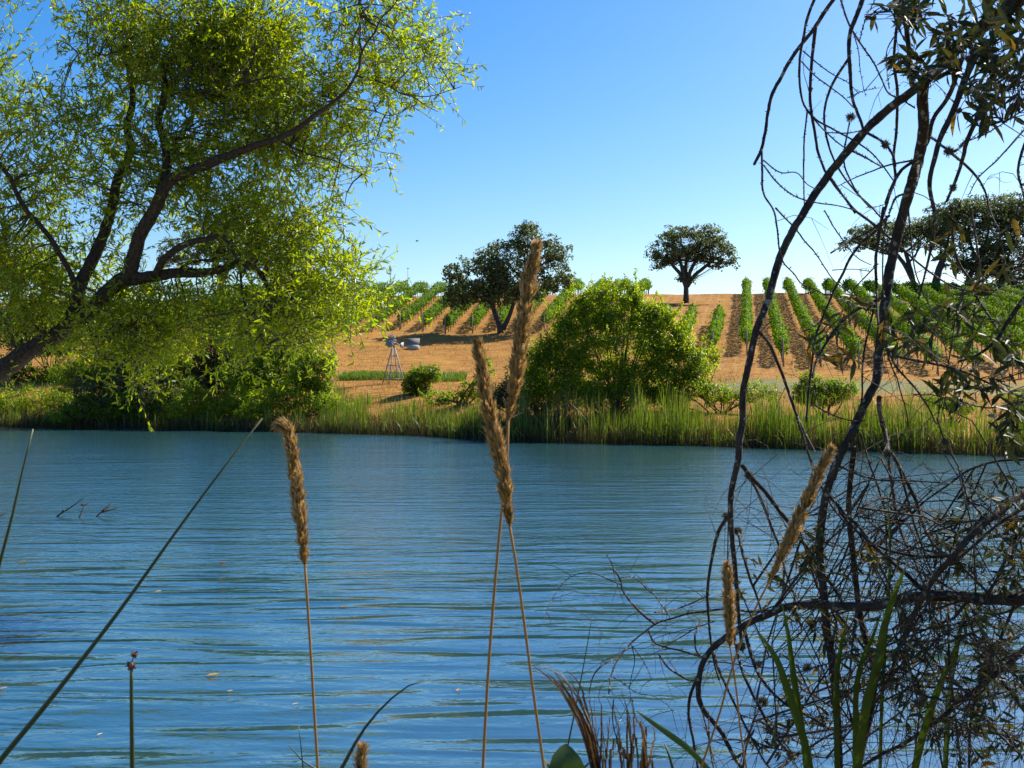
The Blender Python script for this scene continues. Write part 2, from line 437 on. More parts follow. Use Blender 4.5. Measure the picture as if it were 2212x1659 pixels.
def water_mat():
    m, nt, b, out = new_mat('pond_water')
    N = nt.nodes.new; Lk = nt.links.new
    b.inputs['Base Color'].default_value = (0.020, 0.062, 0.070, 1)
    b.inputs['Roughness'].default_value = 0.06
    b.inputs['IOR'].default_value = 3.3
    b.inputs['Specular IOR Level'].default_value = 0.6
    tc = N('ShaderNodeTexCoord')
    def noise(scale, sx, sy, detail=2, rot=0.0, dist=0.0):
        mp = N('ShaderNodeMapping'); mp.inputs['Scale'].default_value = (sx, sy, 1); mp.inputs['Rotation'].default_value = (0, 0, rot)
        Lk(tc.outputs['Object'], mp.inputs[0])
        n = N('ShaderNodeTexNoise'); n.inputs['Scale'].default_value = scale; n.inputs['Detail'].default_value = detail
        n.inputs['Distortion'].default_value = dist
        Lk(mp.outputs[0], n.inputs[0]); return n.outputs[0]
    def bump(h, strength, dist, prev=None):
        bp = N('ShaderNodeBump'); bp.inputs['Strength'].default_value = strength; bp.inputs['Distance'].default_value = dist
        Lk(h, bp.inputs['Height'])
        if prev: Lk(prev, bp.inputs['Normal'])
        return bp.outputs[0]
    ruffle = N('ShaderNodeMapRange'); ruffle.inputs[1].default_value = .35; ruffle.inputs[2].default_value = .65
    ruffle.inputs[3].default_value = .35; ruffle.inputs[4].default_value = 1.25
    Lk(noise(0.22, .6, 1.3, 3), ruffle.inputs[0])
    sp0 = N('ShaderNodeSeparateXYZ'); Lk(tc.outputs['Object'], sp0.inputs[0])
    swell = N('ShaderNodeMapRange'); swell.interpolation_type = 'SMOOTHSTEP'
    swell.inputs[1].default_value = 9; swell.inputs[2].default_value = 20; swell.inputs[3].default_value = 2.1; swell.inputs[4].default_value = 1
    Lk(sp0.outputs[1], swell.inputs[0])
    h0 = N('ShaderNodeMath'); h0.operation = 'MULTIPLY'; Lk(ruffle.outputs[0], h0.inputs[0]); Lk(swell.outputs[0], h0.inputs[1])
    h1 = N('ShaderNodeMath'); h1.operation = 'MULTIPLY'; Lk(noise(1.0, 0.5, 2.5, 1.5, 0.06, 0.6), h1.inputs[0]); Lk(h0.outputs[0], h1.inputs[1])
    n1 = bump(h1.outputs[0], 1.0, 0.05)
    sep = N('ShaderNodeSeparateXYZ'); Lk(tc.outputs['Object'], sep.inputs[0])
    wind = N('ShaderNodeMapRange'); wind.interpolation_type = 'SMOOTHSTEP'
    wind.inputs[1].default_value = 9; wind.inputs[2].default_value = 26; wind.inputs[3].default_value = .3; wind.inputs[4].default_value = 1
    Lk(sep.outputs[1], wind.inputs[0])
    def scaled(h):
        m_ = N('ShaderNodeMath'); m_.operation = 'MULTIPLY'; Lk(h, m_.inputs[0]); Lk(wind.outputs[0], m_.inputs[1]); return m_.outputs[0]
    n2 = bump(scaled(noise(1.0, 4.0, 8.0, 3, -0.12, 0.5)), 1.0, 0.022, n1)
    n3 = bump(scaled(noise(1.0, 14, 22, 1, 0.3)), 1.0, 0.006, n2)
    Lk(n3, b.inputs['Normal'])
    return m
M['water'] = water_mat()
mbw = MB()
wx = np.linspace(-150, 150, 61); wy = np.linspace(0.0, 80, 41)
g1, g2 = np.meshgrid(wx, wy)
ii, jj = np.meshgrid(np.arange(60), np.arange(40)); a = (jj * 61 + ii).ravel()
mbw.add(np.stack([g1.ravel(), g2.ravel(), np.zeros(g1.size)], 1), None, np.stack([a, a + 1, a + 62, a + 61], 1))
water = mbw.build('pond_water', M['water'], smooth=True, kind='structure')
tag(water, 'rippled blue pond water')

# ------------------------------------------------------------------ foliage builders
def ell_points(c, r, n, shell=0.55):
    d = rand_dir(n)
    rad = (shell ** 3 + (1 - shell ** 3) * rng.random(n)) ** (1 / 3)
    return np.asarray(c) + d * rad[:, None] * np.asarray(r), d

def clump_leaves(mb, ells, dens, clump_r, per, L, W, upb=0.5, shell=0.45, tshift=0.0, lance=False):
    """leaf clumps spread through ellipsoids; returns clump centres"""
    cents = []
    for (c, r) in ells:
        r = np.asarray(r, float)
        area = math.pi * r[0] * r[2]
        n = max(4, int(area * dens))
        pc, pd = ell_points(c, r, n, shell)
        cents.append(pc)
        jit = rng.random(n)
        k = rng.poisson(per, n) + 1
        idx = np.repeat(np.arange(n), k); m = len(idx)
        off = rand_dir(m) * (rng.random(m) ** 0.5)[:, None] * clump_r * (0.6 + 0.8 * jit[idx])[:, None] * np.array([1.1, 1.1, 0.75])
        pos = pc[idx] + off
        nn = nrm(nrm(off + 1e-6) * 0.6 + pd[idx] * 0.4 + np.array([0, 0, upb]) + rand_dir(m) * 0.7)
        d = nrm(np.cross(nn, rand_dir(m)) + np.array([0, 0, -0.25]))
        t = np.clip(0.45 * jit[idx] + 0.42 * rng.random(m) + 0.04 + tshift, 0, 1)
        leaves(mb, pos, d, nn, L * rng.uniform(.7, 1.25, m), W * rng.uniform(.7, 1.25, m), t, lance=lance)
    return np.concatenate(cents)

def ells_from_view(lst, d, depth=1.0, zdepth=None):
    out = []
    for e in lst:
        cx, cy, rx, ry = e[:4]
        dd = d + (e[4] if len(e) > 4 else 0)
        rr = (rx * dd / F, max(rx, ry) * dd / F * depth, ry * dd / F)
        out.append((P(cx, cy, dd), rr))
    return out

def limb_tree(mb, trunk, r0, r1, ells, cents, nb=3, rb=None, sides=6, twig_share=0.25):
    """trunk polyline plus limbs to crown ellipsoids and twigs to clumps"""
    tp = smooth_path(trunk, 14)
    tube(mb, tp, np.linspace(r0, r1, 14) * (1 + 0.35 * np.exp(-np.linspace(0, 8, 14))), sides + 2, rough=0.08)
    joints = [tp[-1]]
    rb = rb or r1 * 0.7
    for (c, r) in ells:
        st = tp[rng.integers(9, 14)]
        mid = st * 0.5 + np.asarray(c) * 0.5 + np.array([0, 0, -0.08 * np.linalg.norm(np.asarray(c) - st)]) + rng.normal(size=3) * 0.04 * np.linalg.norm(np.asarray(c) - st)
        path = smooth_path([st, mid, c], 9)
        tube(mb, path, np.linspace(rb, rb * 0.3, 9), sides, rough=0.08)
        joints += list(path[3:])
    joints = np.array(joints)
    n = int(len(cents) * twig_share)
    if n:
        sel = cents[rng.choice(len(cents), n, replace=False)]
        dist = np.linalg.norm(sel[:, None] - joints[None], axis=2)
        st = joints[dist.argmin(1)]
        mid = (st + sel) / 2 + rng.normal(size=sel.shape) * 0.08 * dist.min(1)[:, None]
        tubes_many(mb, st, mid, sel, rb * 0.25, rb * 0.06)

# ------------------------------------------------------------------ oaks on the hill
def oak(name, label, d, trunks, crown, r0, dens=9, L=0.27, W=0.2, clump=0.42, per=15, depth=0.85, tshift=0.0, cat='tree', mat='oak', group='oaks on the hillside'):
    base2 = P(trunks[0][0][0], trunks[0][0][1], d)
    base = np.array([base2[0], d, gz(base2[0], d)])
    t = thing(name, base, label, cat, group)
    ells = ells_from_view(crown, d, depth)
    mbl = MB()
    cents = clump_leaves(mbl, ells, dens, clump, per, L, W, tshift=tshift)
    mbk = MB()
    for k, tr in enumerate(trunks):
        pts = PX(tr, d)
        pts[:, 1] += np.linspace(0, 0.3, len(pts)) * (k - .5)
        if k == 0: pts[0] = base - np.array([0, 0, 0.25])
        c = cents if k == 0 else cents[:0]
        near = [e for e in ells if np.argmin([np.linalg.norm(np.asarray(e[0]) - PX([q[-1]], d)[0]) for q in trunks]) == k] or ells[:1]
        limb_tree(mbk, pts, r0 if k == 0 else r0 * .7, r0 * 0.55, near, cents[::2] if k == 0 else cents[1::2], twig_share=0.3)
    mbk.build('trunk', M['bark_o'], t, smooth=True)
    mbl.build('crown', M[mat], t, kind='stuff')
    return t

oak('oak_tree', 'broad dark oak with forked trunk at the foot of the left vine rows', 101,
    [[(1082, 730), (1079, 705), (1070, 680), (1062, 655), (1050, 625)], [(1086, 712), (1097, 690), (1108, 660), (1122, 625), (1130, 590)]],
    [(1040, 590, 62, 48), (1000, 625, 46, 34), (985, 648, 30, 20), (975, 590, 22, 20), (1090, 560, 60, 42), (1100, 612, 55, 42), (1135, 512, 36, 32), (1140, 490, 26, 16), (1180, 540, 42, 34), (1212, 545, 26, 16), (1195, 590, 42, 40), (1222, 608, 22, 18), (1150, 620, 45, 30), (1070, 635, 45, 25)],
    0.28, dens=8.2)
oak('oak_tree', 'lone rounded oak with a straight trunk on the bare crest', 114,
    [[(1482, 656), (1482, 630), (1480, 608), (1474, 585), (1468, 560)], [(1484, 612), (1492, 585), (1506, 560), (1520, 545)], [(1482, 618), (1470, 592), (1452, 570), (1440, 550)], [(1484, 618), (1500, 596), (1525, 575), (1548, 556)], [(1482, 610), (1483, 580), (1488, 545)]],
    [(1490, 522, 70, 34), (1440, 535, 42, 32), (1408, 548, 22, 16), (1540, 525, 42, 32), (1575, 545, 22, 20), (1470, 502, 40, 18), (1520, 500, 42, 16), (1500, 545, 60, 18), (1430, 563, 22, 14), (1562, 566, 20, 14), (1418, 575, 12, 10), (1448, 566, 22, 12), (1584, 570, 11, 10), (1540, 562, 22, 14), (1515, 560, 20, 10), (1478, 602, 15, 10), (1494, 605, 10, 8)],
    0.3, dens=5.6)
oak('oak_tree', 'umbrella-shaped oak on the crest behind the dark hanging stems', 128,
    [[(1974, 648), (1972, 610), (1964, 575), (1955, 545)], [(1970, 600), (1950, 565), (1930, 540)]],
    [(1900, 508, 70, 26), (1850, 525, 42, 20), (1945, 494, 52, 26), (1985, 512, 50, 32), (2015, 492, 44, 30), (1870, 500, 36, 14), (1920, 535, 36, 12)],
    0.4, dens=7.5)
oak('oak_tree', 'massive dark oak filling the crest behind the tangled leafy twigs', 125,
    [[(2024, 645), (2022, 610), (2030, 575), (2045, 540)], [(2090, 648), (2092, 605), (2110, 570), (2125, 530)], [(2160, 648), (2165, 605), (2180, 560)]],
    [(2090, 470, 74, 38), (2050, 515, 46, 36), (2150, 500, 70, 50), (2200, 470, 60, 40), (2130, 560, 60, 36), (2200, 560, 60, 50), (2060, 570, 30, 22), (2180, 610, 50, 24), (2260, 540, 60, 70), (2110, 605, 26, 18), (2060, 452, 60, 24), (2140, 442, 70, 24), (2205, 440, 60, 28), (2030, 480, 40, 26)],
    0.5, dens=6.5)
oak('oak_tree', 'hazy oak on the crest seen under the willow limbs', 128,
    [[(477, 642), (477, 615), (474, 590), (465, 565)], [(478, 605), (490, 580), (500, 550)]],
    [(400, 545, 62, 34), (450, 520, 60, 38), (510, 520, 58, 40), (370, 560, 32, 20), (540, 550, 36, 24), (470, 490, 50, 24)],
    0.5, dens=6)
oak('oak_tree', 'dark oak at the far left edge behind the willow leaves', 122,
    [[(35, 650), (34, 620), (30, 590), (20, 560)]],
    [(30, 555, 60, 42), (-20, 570, 50, 50), (70, 590, 32, 30), (10, 605, 50, 26)],
    0.5, dens=6)

# ------------------------------------------------------------------ vineyard
ORD = ['first', 'second', 'third', 'fourth', 'fifth', 'sixth', 'seventh', 'eighth', 'ninth', 'tenth', 'eleventh', 'twelfth', 'thirteenth', 'fourteenth', 'fifteenth', 'sixteenth', 'seventeenth', 'eighteenth', 'nineteenth', 'twentieth']
def row_turn(i): return 0.2137 - 0.1137 * np.clip((-7 - np.asarray(i, float)) / 3.0, 0, 1)
def vine_row(i, d0, d1, label):
    def pos(d): return 0.2137 * 103 + 2.32 * i + float(row_turn(i)) * (d - 103)
    x0 = pos(d0)
    base = (x0, d0, gz(x0, d0))
    t = thing('vine_row', base, label, 'vine row', 'vine rows on the hillside')
    ln = d1 - d0
    n = int(ln * (150 if i >= -4 else 175))
    d = d0 + 0.25 + (ln - 0.25) * rng.random(n)
    nv = int(ln / 1.5) + 2; vig = np.clip(rng.normal(1, .13, nv), .5, 1.3); hue = rng.normal(0, .1, nv)
    kv = np.clip(((d - d0) / 1.5).astype(int), 0, nv - 1); vg = vig[kv]
    keep = rng.random(n) < vg; d, kv, vg = d[keep], kv[keep], vg[keep]; n = len(d)
    bulge = 0.36 + 0.10 * np.sin(d * 4.2 + i) * np.sin(d * 1.3 + 2 * i) + 0.08 * np.sin(d * 9 + i * 3)
    taper = np.clip((d - d0) / 0.9, 0.35, 1)
    ang = rng.random(n) * 2 * math.pi
    rad = np.sqrt(0.35 + 0.65 * rng.random(n)) * taper
    hx = np.cos(ang) * rad * bulge * (.55 + .45 * vg) + .05 * np.sin(d * 2.3 + i)
    hz = (1.2 if i > -9 else 1.12) + np.sin(ang) * rad * (0.54 + 0.1 * np.sin(d * 3.1 + i * 1.7)) * (.6 + .4 * vg)
    stray = rng.random(n) < 0.10
    hz = np.where(stray, hz + 0.4 * rng.random(n) ** 2 + .05, hz); hx = np.where(stray, hx * 1.35, hx)
    x = pos(d) + hx
    gz0 = ground_z(pos(d), d)
    p = np.stack([x, d, gz0 + hz], 1)
    out = np.stack([np.cos(ang), rng.normal(size=n) * .4, np.sin(ang) + .5], 1)
    nn = nrm(out + rand_dir(n) * 0.7)
    dr = nrm(np.cross(nn, rand_dir(n)) + np.array([0, 0, -.4]))
    mb = MB()
    leaves(mb, p, dr, nn, 0.17 * rng.uniform(.7, 1.3, n), 0.16 * rng.uniform(.7, 1.3, n), np.clip(rng.random(n) * .75 + .15 * (hz > 1.5) + hue[kv], 0, 1), fold=.15)
    mb.build('canopy', M['vine'], t, kind='stuff')
    # trunks, one every 1.5 m; stakes every 6 m
    mt = MB()
    ds = np.arange(d0 + 0.35, d1, 1.5)
    A = np.stack([pos(ds), ds, ground_z(pos(ds), ds) - .1], 1)
    B = A + np.array([0, 0, 1.05]) + rng.normal(size=A.shape) * .05
    tubes_many(mt, A, (A + B) / 2 + rng.normal(size=A.shape) * .06, B, 0.045, 0.03)
    mt.build('vine_trunks', M['vine_wood'], t, kind='stuff')
    for dd in (d0, d1):
        mp = MB()
        xx = pos(dd); g = gz(xx, dd)
        tube(mp, [(xx, dd - (.18 if dd == d0 else -.1), g - .2), (xx, dd, g + .9), (xx, dd + .05, g + 1.75)], 0.05, 6)
        mp.build('end_post', M['post'], t)
    ms = MB()
    ds = np.arange(d0 + 5, d1 - 2, 5.5)
    for dd in ds:
        xx = pos(dd); g = gz(xx, dd)
        tube(ms, [(xx, dd, g - .1), (xx, dd, g + 1.85)], 0.03, 4)
    if ms.n: ms.build('stakes', M['galv'], t, kind='stuff')

for i in range(0, 15):
    d0 = 75 if i == 0 else max(60.0, 70.5 - 0.75 * i)
    vine_row(i, d0, 130, f'{ORD[i]} long vine row counting rightwards from the lone crest oak')
for k, i in enumerate((-1, -2, -3, -4)):
    vine_row(i, 75 + k * 3.5, 94.5 + k * .8, f'{["short vine row with a tidy leafy end below the lone crest oak", "short vine row whose top ends right at the foot of the lone oak", "short vine row in the oak shadow, second left of the tidy-ended short row", "short vine row mostly behind the big bright bush, third left of the tidy-ended one"][k]}')
for i in range(-5, -25, -1):
    k = -5 - i
    d0 = 101 + 1.2 * math.sin(i * 1.7) + max(0, (-i - 9)) * 0.12
    vine_row(i, d0, 130, f'{ORD[k]} slanting vine row counting leftwards from the lone crest oak')

# ------------------------------------------------------------------ bushes on the far shore
def bush(name, label, d, ells_v, mat='bush', dens=40, L=0.13, W=0.07, clump=0.22, per=14, depth=0.7, tshift=0.0, group='bushes along the far shore', stems=6, cat='bush', shell=.42, shoots=18, shoot_len=.45):
    ells = ells_from_view(ells_v, d, depth)
    cx = np.mean([e[0][0] for e in ells]); base = np.array([cx, d, gz(cx, d)])
    t = thing(name, base, label, cat, group)
    mb = MB()
    cents = clump_leaves(mb, ells, dens, clump, per, L, W, shell=shell, tshift=tshift)
    mk = MB()
    for (c, r) in ells:
        for q in range(max(1, stems // len(ells) + 1)):
            st = base + np.array([rng.normal() * .25, rng.normal() * .25, -0.15])
            c2 = np.asarray(c) + rng.normal(size=3) * np.asarray(r) * .4
            tube(mk, smooth_path([st, st * .5 + c2 * .5 + rng.normal(size=3) * .12 + np.array([0, 0, .1]), c2], 7), np.linspace(.045, .012, 7), 5)
    n = len(cents) // 4
    sel = cents[rng.choice(len(cents), n, replace=False)]
    ec = np.array([e[0] for e in ells])
    st = ec[np.linalg.norm(sel[:, None] - ec[None], axis=2).argmin(1)]
    tubes_many(mk, st, (st + sel) / 2 + rng.normal(size=sel.shape) * .06, sel, .012, .004)
    for k in range(shoots):
        c, r = ells[rng.integers(len(ells))]; r = np.asarray(r)
        dv = rand_dir(1)[0]; dv[2] = abs(dv[2]) * .8 + .15; dv[1] -= .2; dv /= np.linalg.norm(dv)
        st = np.asarray(c) + dv * r * .8; ln = shoot_len * rng.uniform(.5, 1.4)
        e = st + nrm(dv * .7 + np.array([0, 0, .75]) + rng.normal(size=3) * .25) * ln
        if e[2] < gz(cx, d) + .3: continue
        tubes_many(mk, st[None], ((st + e) / 2 + rng.normal(size=3) * .05)[None], e[None], .01, .003)
        m = int(ln / .028); q = rng.random(m)[:, None]; pp = st + (e - st) * q
        dd = nrm((e - st)[None] * .8 / ln + rand_dir(m) * .9)
        leaves(mb, pp, dd, nrm(rand_dir(m) + np.array([0, 0, .5])), L * rng.uniform(.7, 1.3, m), W * rng.uniform(.7, 1.2, m), np.clip(.35 + .5 * rng.random(m) + tshift, 0, 1))
    mk.build('stem', M['twig'], t)
    mb.build('foliage', M[mat], t, kind='stuff')
    return t

bush('willow_bush', 'biggest bright green bush, standing behind the reeds right of the two crossed plumes', 50.5,
     [(1330, 750, 130, 70), (1270, 715, 70, 52), (1345, 680, 66, 42), (1300, 672, 40, 30), (1225, 755, 56, 56), (1425, 735, 58, 60), (1452, 790, 60, 44), (1190, 810, 48, 52), (1300, 815, 110, 52), (1400, 820, 80, 42), (1240, 850, 90, 34), (1395, 690, 36, 30), (1185, 750, 30, 34), (1480, 780, 34, 46), (1165, 790, 34, 40), (1500, 815, 34, 30), (1380, 655, 22, 22), (1240, 668, 24, 28), (1290, 648, 16, 18), (1345, 645, 16, 16), (1440, 690, 26, 26), (1330, 850, 120, 26), (1440, 850, 60, 24), (1215, 690, 26, 30), (1265, 660, 16, 26), (1318, 640, 14, 22), (1372, 640, 14, 20), (1410, 672, 18, 24), (1470, 725, 24, 30), (1512, 790, 26, 26), (1155, 770, 24, 26), (1145, 830, 30, 36)],
     dens=34, stems=14, L=0.13, W=0.065, clump=.32, per=20, tshift=.2, depth=.45, shell=.55, shoots=190, shoot_len=.75)
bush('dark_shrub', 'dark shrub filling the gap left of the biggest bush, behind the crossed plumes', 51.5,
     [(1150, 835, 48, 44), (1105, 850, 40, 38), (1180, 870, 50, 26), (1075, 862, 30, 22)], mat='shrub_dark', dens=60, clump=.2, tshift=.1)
bush('round_bush', 'small round dark bush beside the foot of the windmill', 63,
     [(912, 812, 36, 26), (898, 832, 30, 26), (930, 806, 24, 20), (905, 850, 34, 18)], dens=70, clump=.18, L=.11, tshift=-.2)
bush('low_bush', 'low bright bush at the waterline below the small round bush', 57.5,
     [(945, 862, 34, 16), (985, 858, 30, 18), (1010, 842, 16, 24), (1040, 838, 24, 40), (1050, 790, 20, 20)], dens=50, clump=.18, L=.1)
bush('tall_bush', 'upright green bush at the right end of the willow shade, left of the windmill', 60,
     [(690, 775, 36, 34), (700, 810, 28, 40), (660, 800, 34, 44), (640, 830, 30, 30), (690, 845, 30, 24)], dens=55, clump=.2, L=.12)
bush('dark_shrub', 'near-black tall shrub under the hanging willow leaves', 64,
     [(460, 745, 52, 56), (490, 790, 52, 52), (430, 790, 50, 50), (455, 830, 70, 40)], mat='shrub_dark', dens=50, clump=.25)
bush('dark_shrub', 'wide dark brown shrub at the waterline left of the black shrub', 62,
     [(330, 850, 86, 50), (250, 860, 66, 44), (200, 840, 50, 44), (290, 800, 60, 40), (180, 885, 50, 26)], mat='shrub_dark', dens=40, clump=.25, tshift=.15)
bush('low_bush', 'yellow-green waterside bush in front of the near-black shrub', 60,
     [(425, 860, 34, 30), (410, 842, 18, 30), (470, 878, 40, 24), (510, 862, 36, 30), (450, 895, 40, 18), (390, 885, 34, 24), (540, 880, 30, 26)], dens=56, clump=.18, L=.11, tshift=.2)
bush('low_bush', 'mixed green shrub at the waterline below the upright bush', 59,
     [(570, 865, 44, 30), (620, 862, 40, 26), (545, 890, 40, 18), (660, 880, 32, 22), (700, 870, 36, 24), (740, 885, 30, 18)], dens=50, clump=.2, L=.11, tshift=.12)
bush('round_bush', 'rounded bush pair above the reeds, right of the big arching stem', 49,
     [(1752, 822, 26, 22), (1740, 846, 36, 24), (1790, 838, 32, 22), (1825, 842, 34, 22), (1770, 860, 60, 18)], dens=120, clump=.16, L=.09, W=.05, tshift=-.18)
bush('low_bush', 'low green bush above the reeds near the right edge', 47,
     [(2040, 872, 40, 16), (2015, 868, 24, 14), (2075, 880, 34, 14)], dens=110, tshift=-.15, clump=.15, L=.09, W=.05)
bush('low_bush', 'sunlit green bush at the right edge of the picture above the reeds', 46,
     [(2200, 868, 36, 24), (2235, 875, 40, 24)], dens=90, tshift=-.1, clump=.15, L=.09, W=.05)
bush('low_bush', 'bright low scrub between the biggest bush and the arching stem', 50,
     [(1500, 838, 44, 26), (1545, 850, 40, 24), (1450, 862, 50, 20), (1585, 858, 40, 22), (1620, 846, 22, 24), (1660, 850, 24, 20)], dens=50, clump=.18, L=.1)
bush('scrub_tree', 'thin young tree with a bare stem right beside the biggest bush', 53,
     [(1530, 768, 20, 20), (1522, 795, 22, 16), (1545, 782, 14, 18)], dens=34, clump=.18, L=.1, stems=2, cat='tree')
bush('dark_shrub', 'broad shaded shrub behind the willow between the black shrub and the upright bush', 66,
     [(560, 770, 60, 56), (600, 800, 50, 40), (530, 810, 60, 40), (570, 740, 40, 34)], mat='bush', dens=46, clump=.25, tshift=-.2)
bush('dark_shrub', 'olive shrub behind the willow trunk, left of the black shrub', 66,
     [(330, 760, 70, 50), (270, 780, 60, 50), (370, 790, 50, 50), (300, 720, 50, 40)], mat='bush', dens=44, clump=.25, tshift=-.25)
bush('willow_bush', 'tall bright green bush under the leaning willow trunk', 63,
     [(280, 740, 70, 56), (220, 780, 70, 50), (340, 790, 66, 50), (270, 820, 100, 40), (330, 715, 40, 36), (150, 815, 50, 34)], dens=46, clump=.26, L=.13, W=.065)
bush('willow_bush', 'bright bush mass between the black shrub and the upright bush', 62,
     [(560, 760, 60, 56), (610, 720, 50, 46), (530, 810, 60, 44), (600, 800, 60, 44), (500, 720, 40, 36), (640, 760, 40, 44), (560, 840, 80, 26)], dens=46, clump=.26, L=.13, W=.065, tshift=-.1)
bush('low_bush', 'tawny green scrub at the far left end of the reeds', 66,
     [(20, 862, 40, 26), (75, 868, 44, 24), (130, 862, 40, 30), (-20, 860, 30, 26)], dens=34, clump=.22, L=.12, tshift=.15)
bush('willow_shade_fill', 'added dark foliage standing in for shaded willow leaves at the left edge', 78,  # separate dark mass added in place of willow leaves in shade
     [(60, 690, 80, 46), (150, 680, 70, 40), (0, 700, 60, 46), (225, 690, 60, 36), (100, 740, 90, 30)], mat='oak', dens=24, clump=.35, L=.2, W=.13, cat='tree')
bush('low_bush', 'long mid-green scrub at the waterline below the leaning willow trunk', 61.5,
     [(190, 880, 44, 28), (250, 885, 44, 26), (310, 882, 44, 30), (370, 872, 40, 34), (140, 890, 40, 20), (280, 850, 50, 26)], dens=56, clump=.2, L=.11, tshift=-.02)
bush('vine_bush', 'bright green bush behind the trunk of the leaning willow', 76,
     [(30, 800, 46, 26), (90, 812, 46, 18), (150, 805, 40, 16), (10, 790, 40, 24), (200, 795, 40, 20)], mat='vine', dens=20, clump=.28, L=.17, W=.12)
bush('crest_bush', 'little bush on the crest left of the hazy oak', 127,
     [(335, 625, 20, 9), (318, 630, 14, 6)], mat='oak', dens=12, clump=.35, L=.25, W=.17)

# ------------------------------------------------------------------ reeds and grasses on the far bank
def blades(mb, p, h, w, lean, tint, bend=0.3):
    """upright blades in three steps (vectorised)"""
    n = len(p)
    ang = rng.random(n) * 2 * math.pi
    dirv = np.stack([np.cos(ang), np.sin(ang), np.zeros(n)], 1)
    sd = np.stack([-np.sin(ang), np.cos(ang), np.zeros(n)], 1)
    fl = rng.random(n) * 2 * math.pi
    sd = nrm(sd * np.cos(fl)[:, None] + dirv * np.sin(fl)[:, None] * .8 + 1e-4)
    V = []
    for t, ww in ((0, 1), (.4, .95), (.75, .7), (1, .06)):
        c = p + np.array([0, 0, 1.0]) * (h * (t - 0.25 * bend * lean * t ** 3))[:, None] + dirv * (h * lean * t ** (1.6))[:, None]
        V += [c - sd * (w * ww / 2)[:, None], c + sd * (w * ww / 2)[:, None]]
    V = np.stack(V, 1)
    b = (np.arange(n) * 8)[:, None, None]
    q = np.array([[0, 1, 3, 2], [2, 3, 5, 4], [4, 5, 7, 6]])
    mb.add(V.reshape(-1, 3), None, (b + q[None]).reshape(-1, 4), np.repeat(tint, 8))

def shore_y(x): return np.interp(x, SHX, SHY)
mr = MB()
n = 26000
x = rng.uniform(-34, 24, n)
s = rng.random(n) ** 1.25 * 3.6 - 0.35
y = shore_y(x) + s
hh = np.interp(x, [-34, -14, -8, -4, 0, 10, 24], [1.15, 1.1, 1.15, 1.35, 1.65, 1.7, 1.75])
clump = 0.5 + 0.5 * np.sin(x * 1.9 + np.sin(y * 1.3) * 2) * np.sin(x * .7 + 1)
gapn = np.sin(x * 1.37 + 1.3 * np.sin(x * .53)) + .6 * np.sin(x * 3.9 + y)
hh = hh * (1 + .27 * np.sin(x * 2.7 + np.sin(x * 1.1) * 2) + .1 * np.sin(x * 6.3 + y))
thin = (rng.random(n) < np.clip(.75 + .5 * gapn, .25, 1)) & np.where((x > -28) & (x < -4), rng.random(n) < 0.45 + .5 * clump, True)
x, y, s, hh, clump = x[thin], y[thin], s[thin], hh[thin], clump[thin]
n = len(x)
h = hh * rng.uniform(.45, 1.1, n) * (0.82 + .25 * clump)
tint = np.clip(0.42 + 0.42 * rng.random(n) + .1 * (clump - .5), 0, .88)
dry = rng.random(n)
tint = np.where(dry < .07, rng.uniform(.9, 1.0, n), np.where(dry < .15 + .35 * np.exp(-((x - 2.5) / 3.5) ** 2), rng.uniform(.02, .3, n), tint))  # pale dry blades; brown ones crowd where the biggest bush's shade is painted
lean = np.where(rng.random(n) < .025, rng.uniform(.3, .8, n), np.abs(rng.normal(size=n)) * .12)
blades(mr, np.stack([x, y, np.maximum(ground_z(x, y), -.15) - .03], 1), h, rng.uniform(.014, .034, n), lean, tint)
# dead brown sheaths low in the bed
n = 16000
x = rng.uniform(-34, 24, n); y = shore_y(x) + rng.random(n) ** 1.5 * 2 - .45
blades(mr, np.stack([x, y, np.maximum(ground_z(x, y), -.15) - .03], 1), rng.uniform(.25, .95, n), rng.uniform(.015, .03, n), np.abs(rng.normal(size=n)) * .35, rng.uniform(0, .2, n))
n = 260
x = rng.uniform(-34, 24, n); y = shore_y(x) + rng.uniform(-.3, .5, n)
blades(mr, np.stack([x, y, np.full(n, .02)], 1), rng.uniform(.5, 1.3, n), rng.uniform(.02, .04, n), rng.uniform(.4, 1.1, n), rng.uniform(.88, 1, n), bend=1.6)
reeds = mr.build('reed_bed', M['reed'], kind='stuff')
tag(reeds, 'green reed bed lining the far shore')

md = MB()
n = 30000
x = rng.uniform(-34, 26, n); y = shore_y(x) + 2.5 + rng.random(n) ** 1.3 * 16
keep = (np.sin(x * .8 + 2 * np.sin(y * .6)) * np.sin(y * .9 + x * .3) + rng.normal(size=n) * .4) > 0.0
x, y = x[keep], y[keep]; n = len(x)
blades(md, np.stack([x, y, ground_z(x, y) - .02], 1), rng.uniform(.12, .42, n), rng.uniform(.012, .03, n), np.abs(rng.normal(size=n)) * .4, rng.random(n))
n = 26000
x = rng.uniform(-34, 40, n); y = rng.uniform(64, 101, n)
keep = (np.sin(x * .5 + 2 * np.sin(y * .35)) * np.sin(y * .6 + x * .2) + rng.normal(size=n) * .45) > .25
x, y = x[keep], y[keep]; n = len(x)
blades(md, np.stack([x, y, ground_z(x, y) - .02], 1), rng.uniform(.06, .24, n), rng.uniform(.02, .05, n), np.abs(rng.normal(size=n)) * .6, rng.random(n))
dry_grass = md.build('dry_grass', M['straw'], kind='stuff')
tag(dry_grass, 'dry straw grass scattered over the far bank and slope')

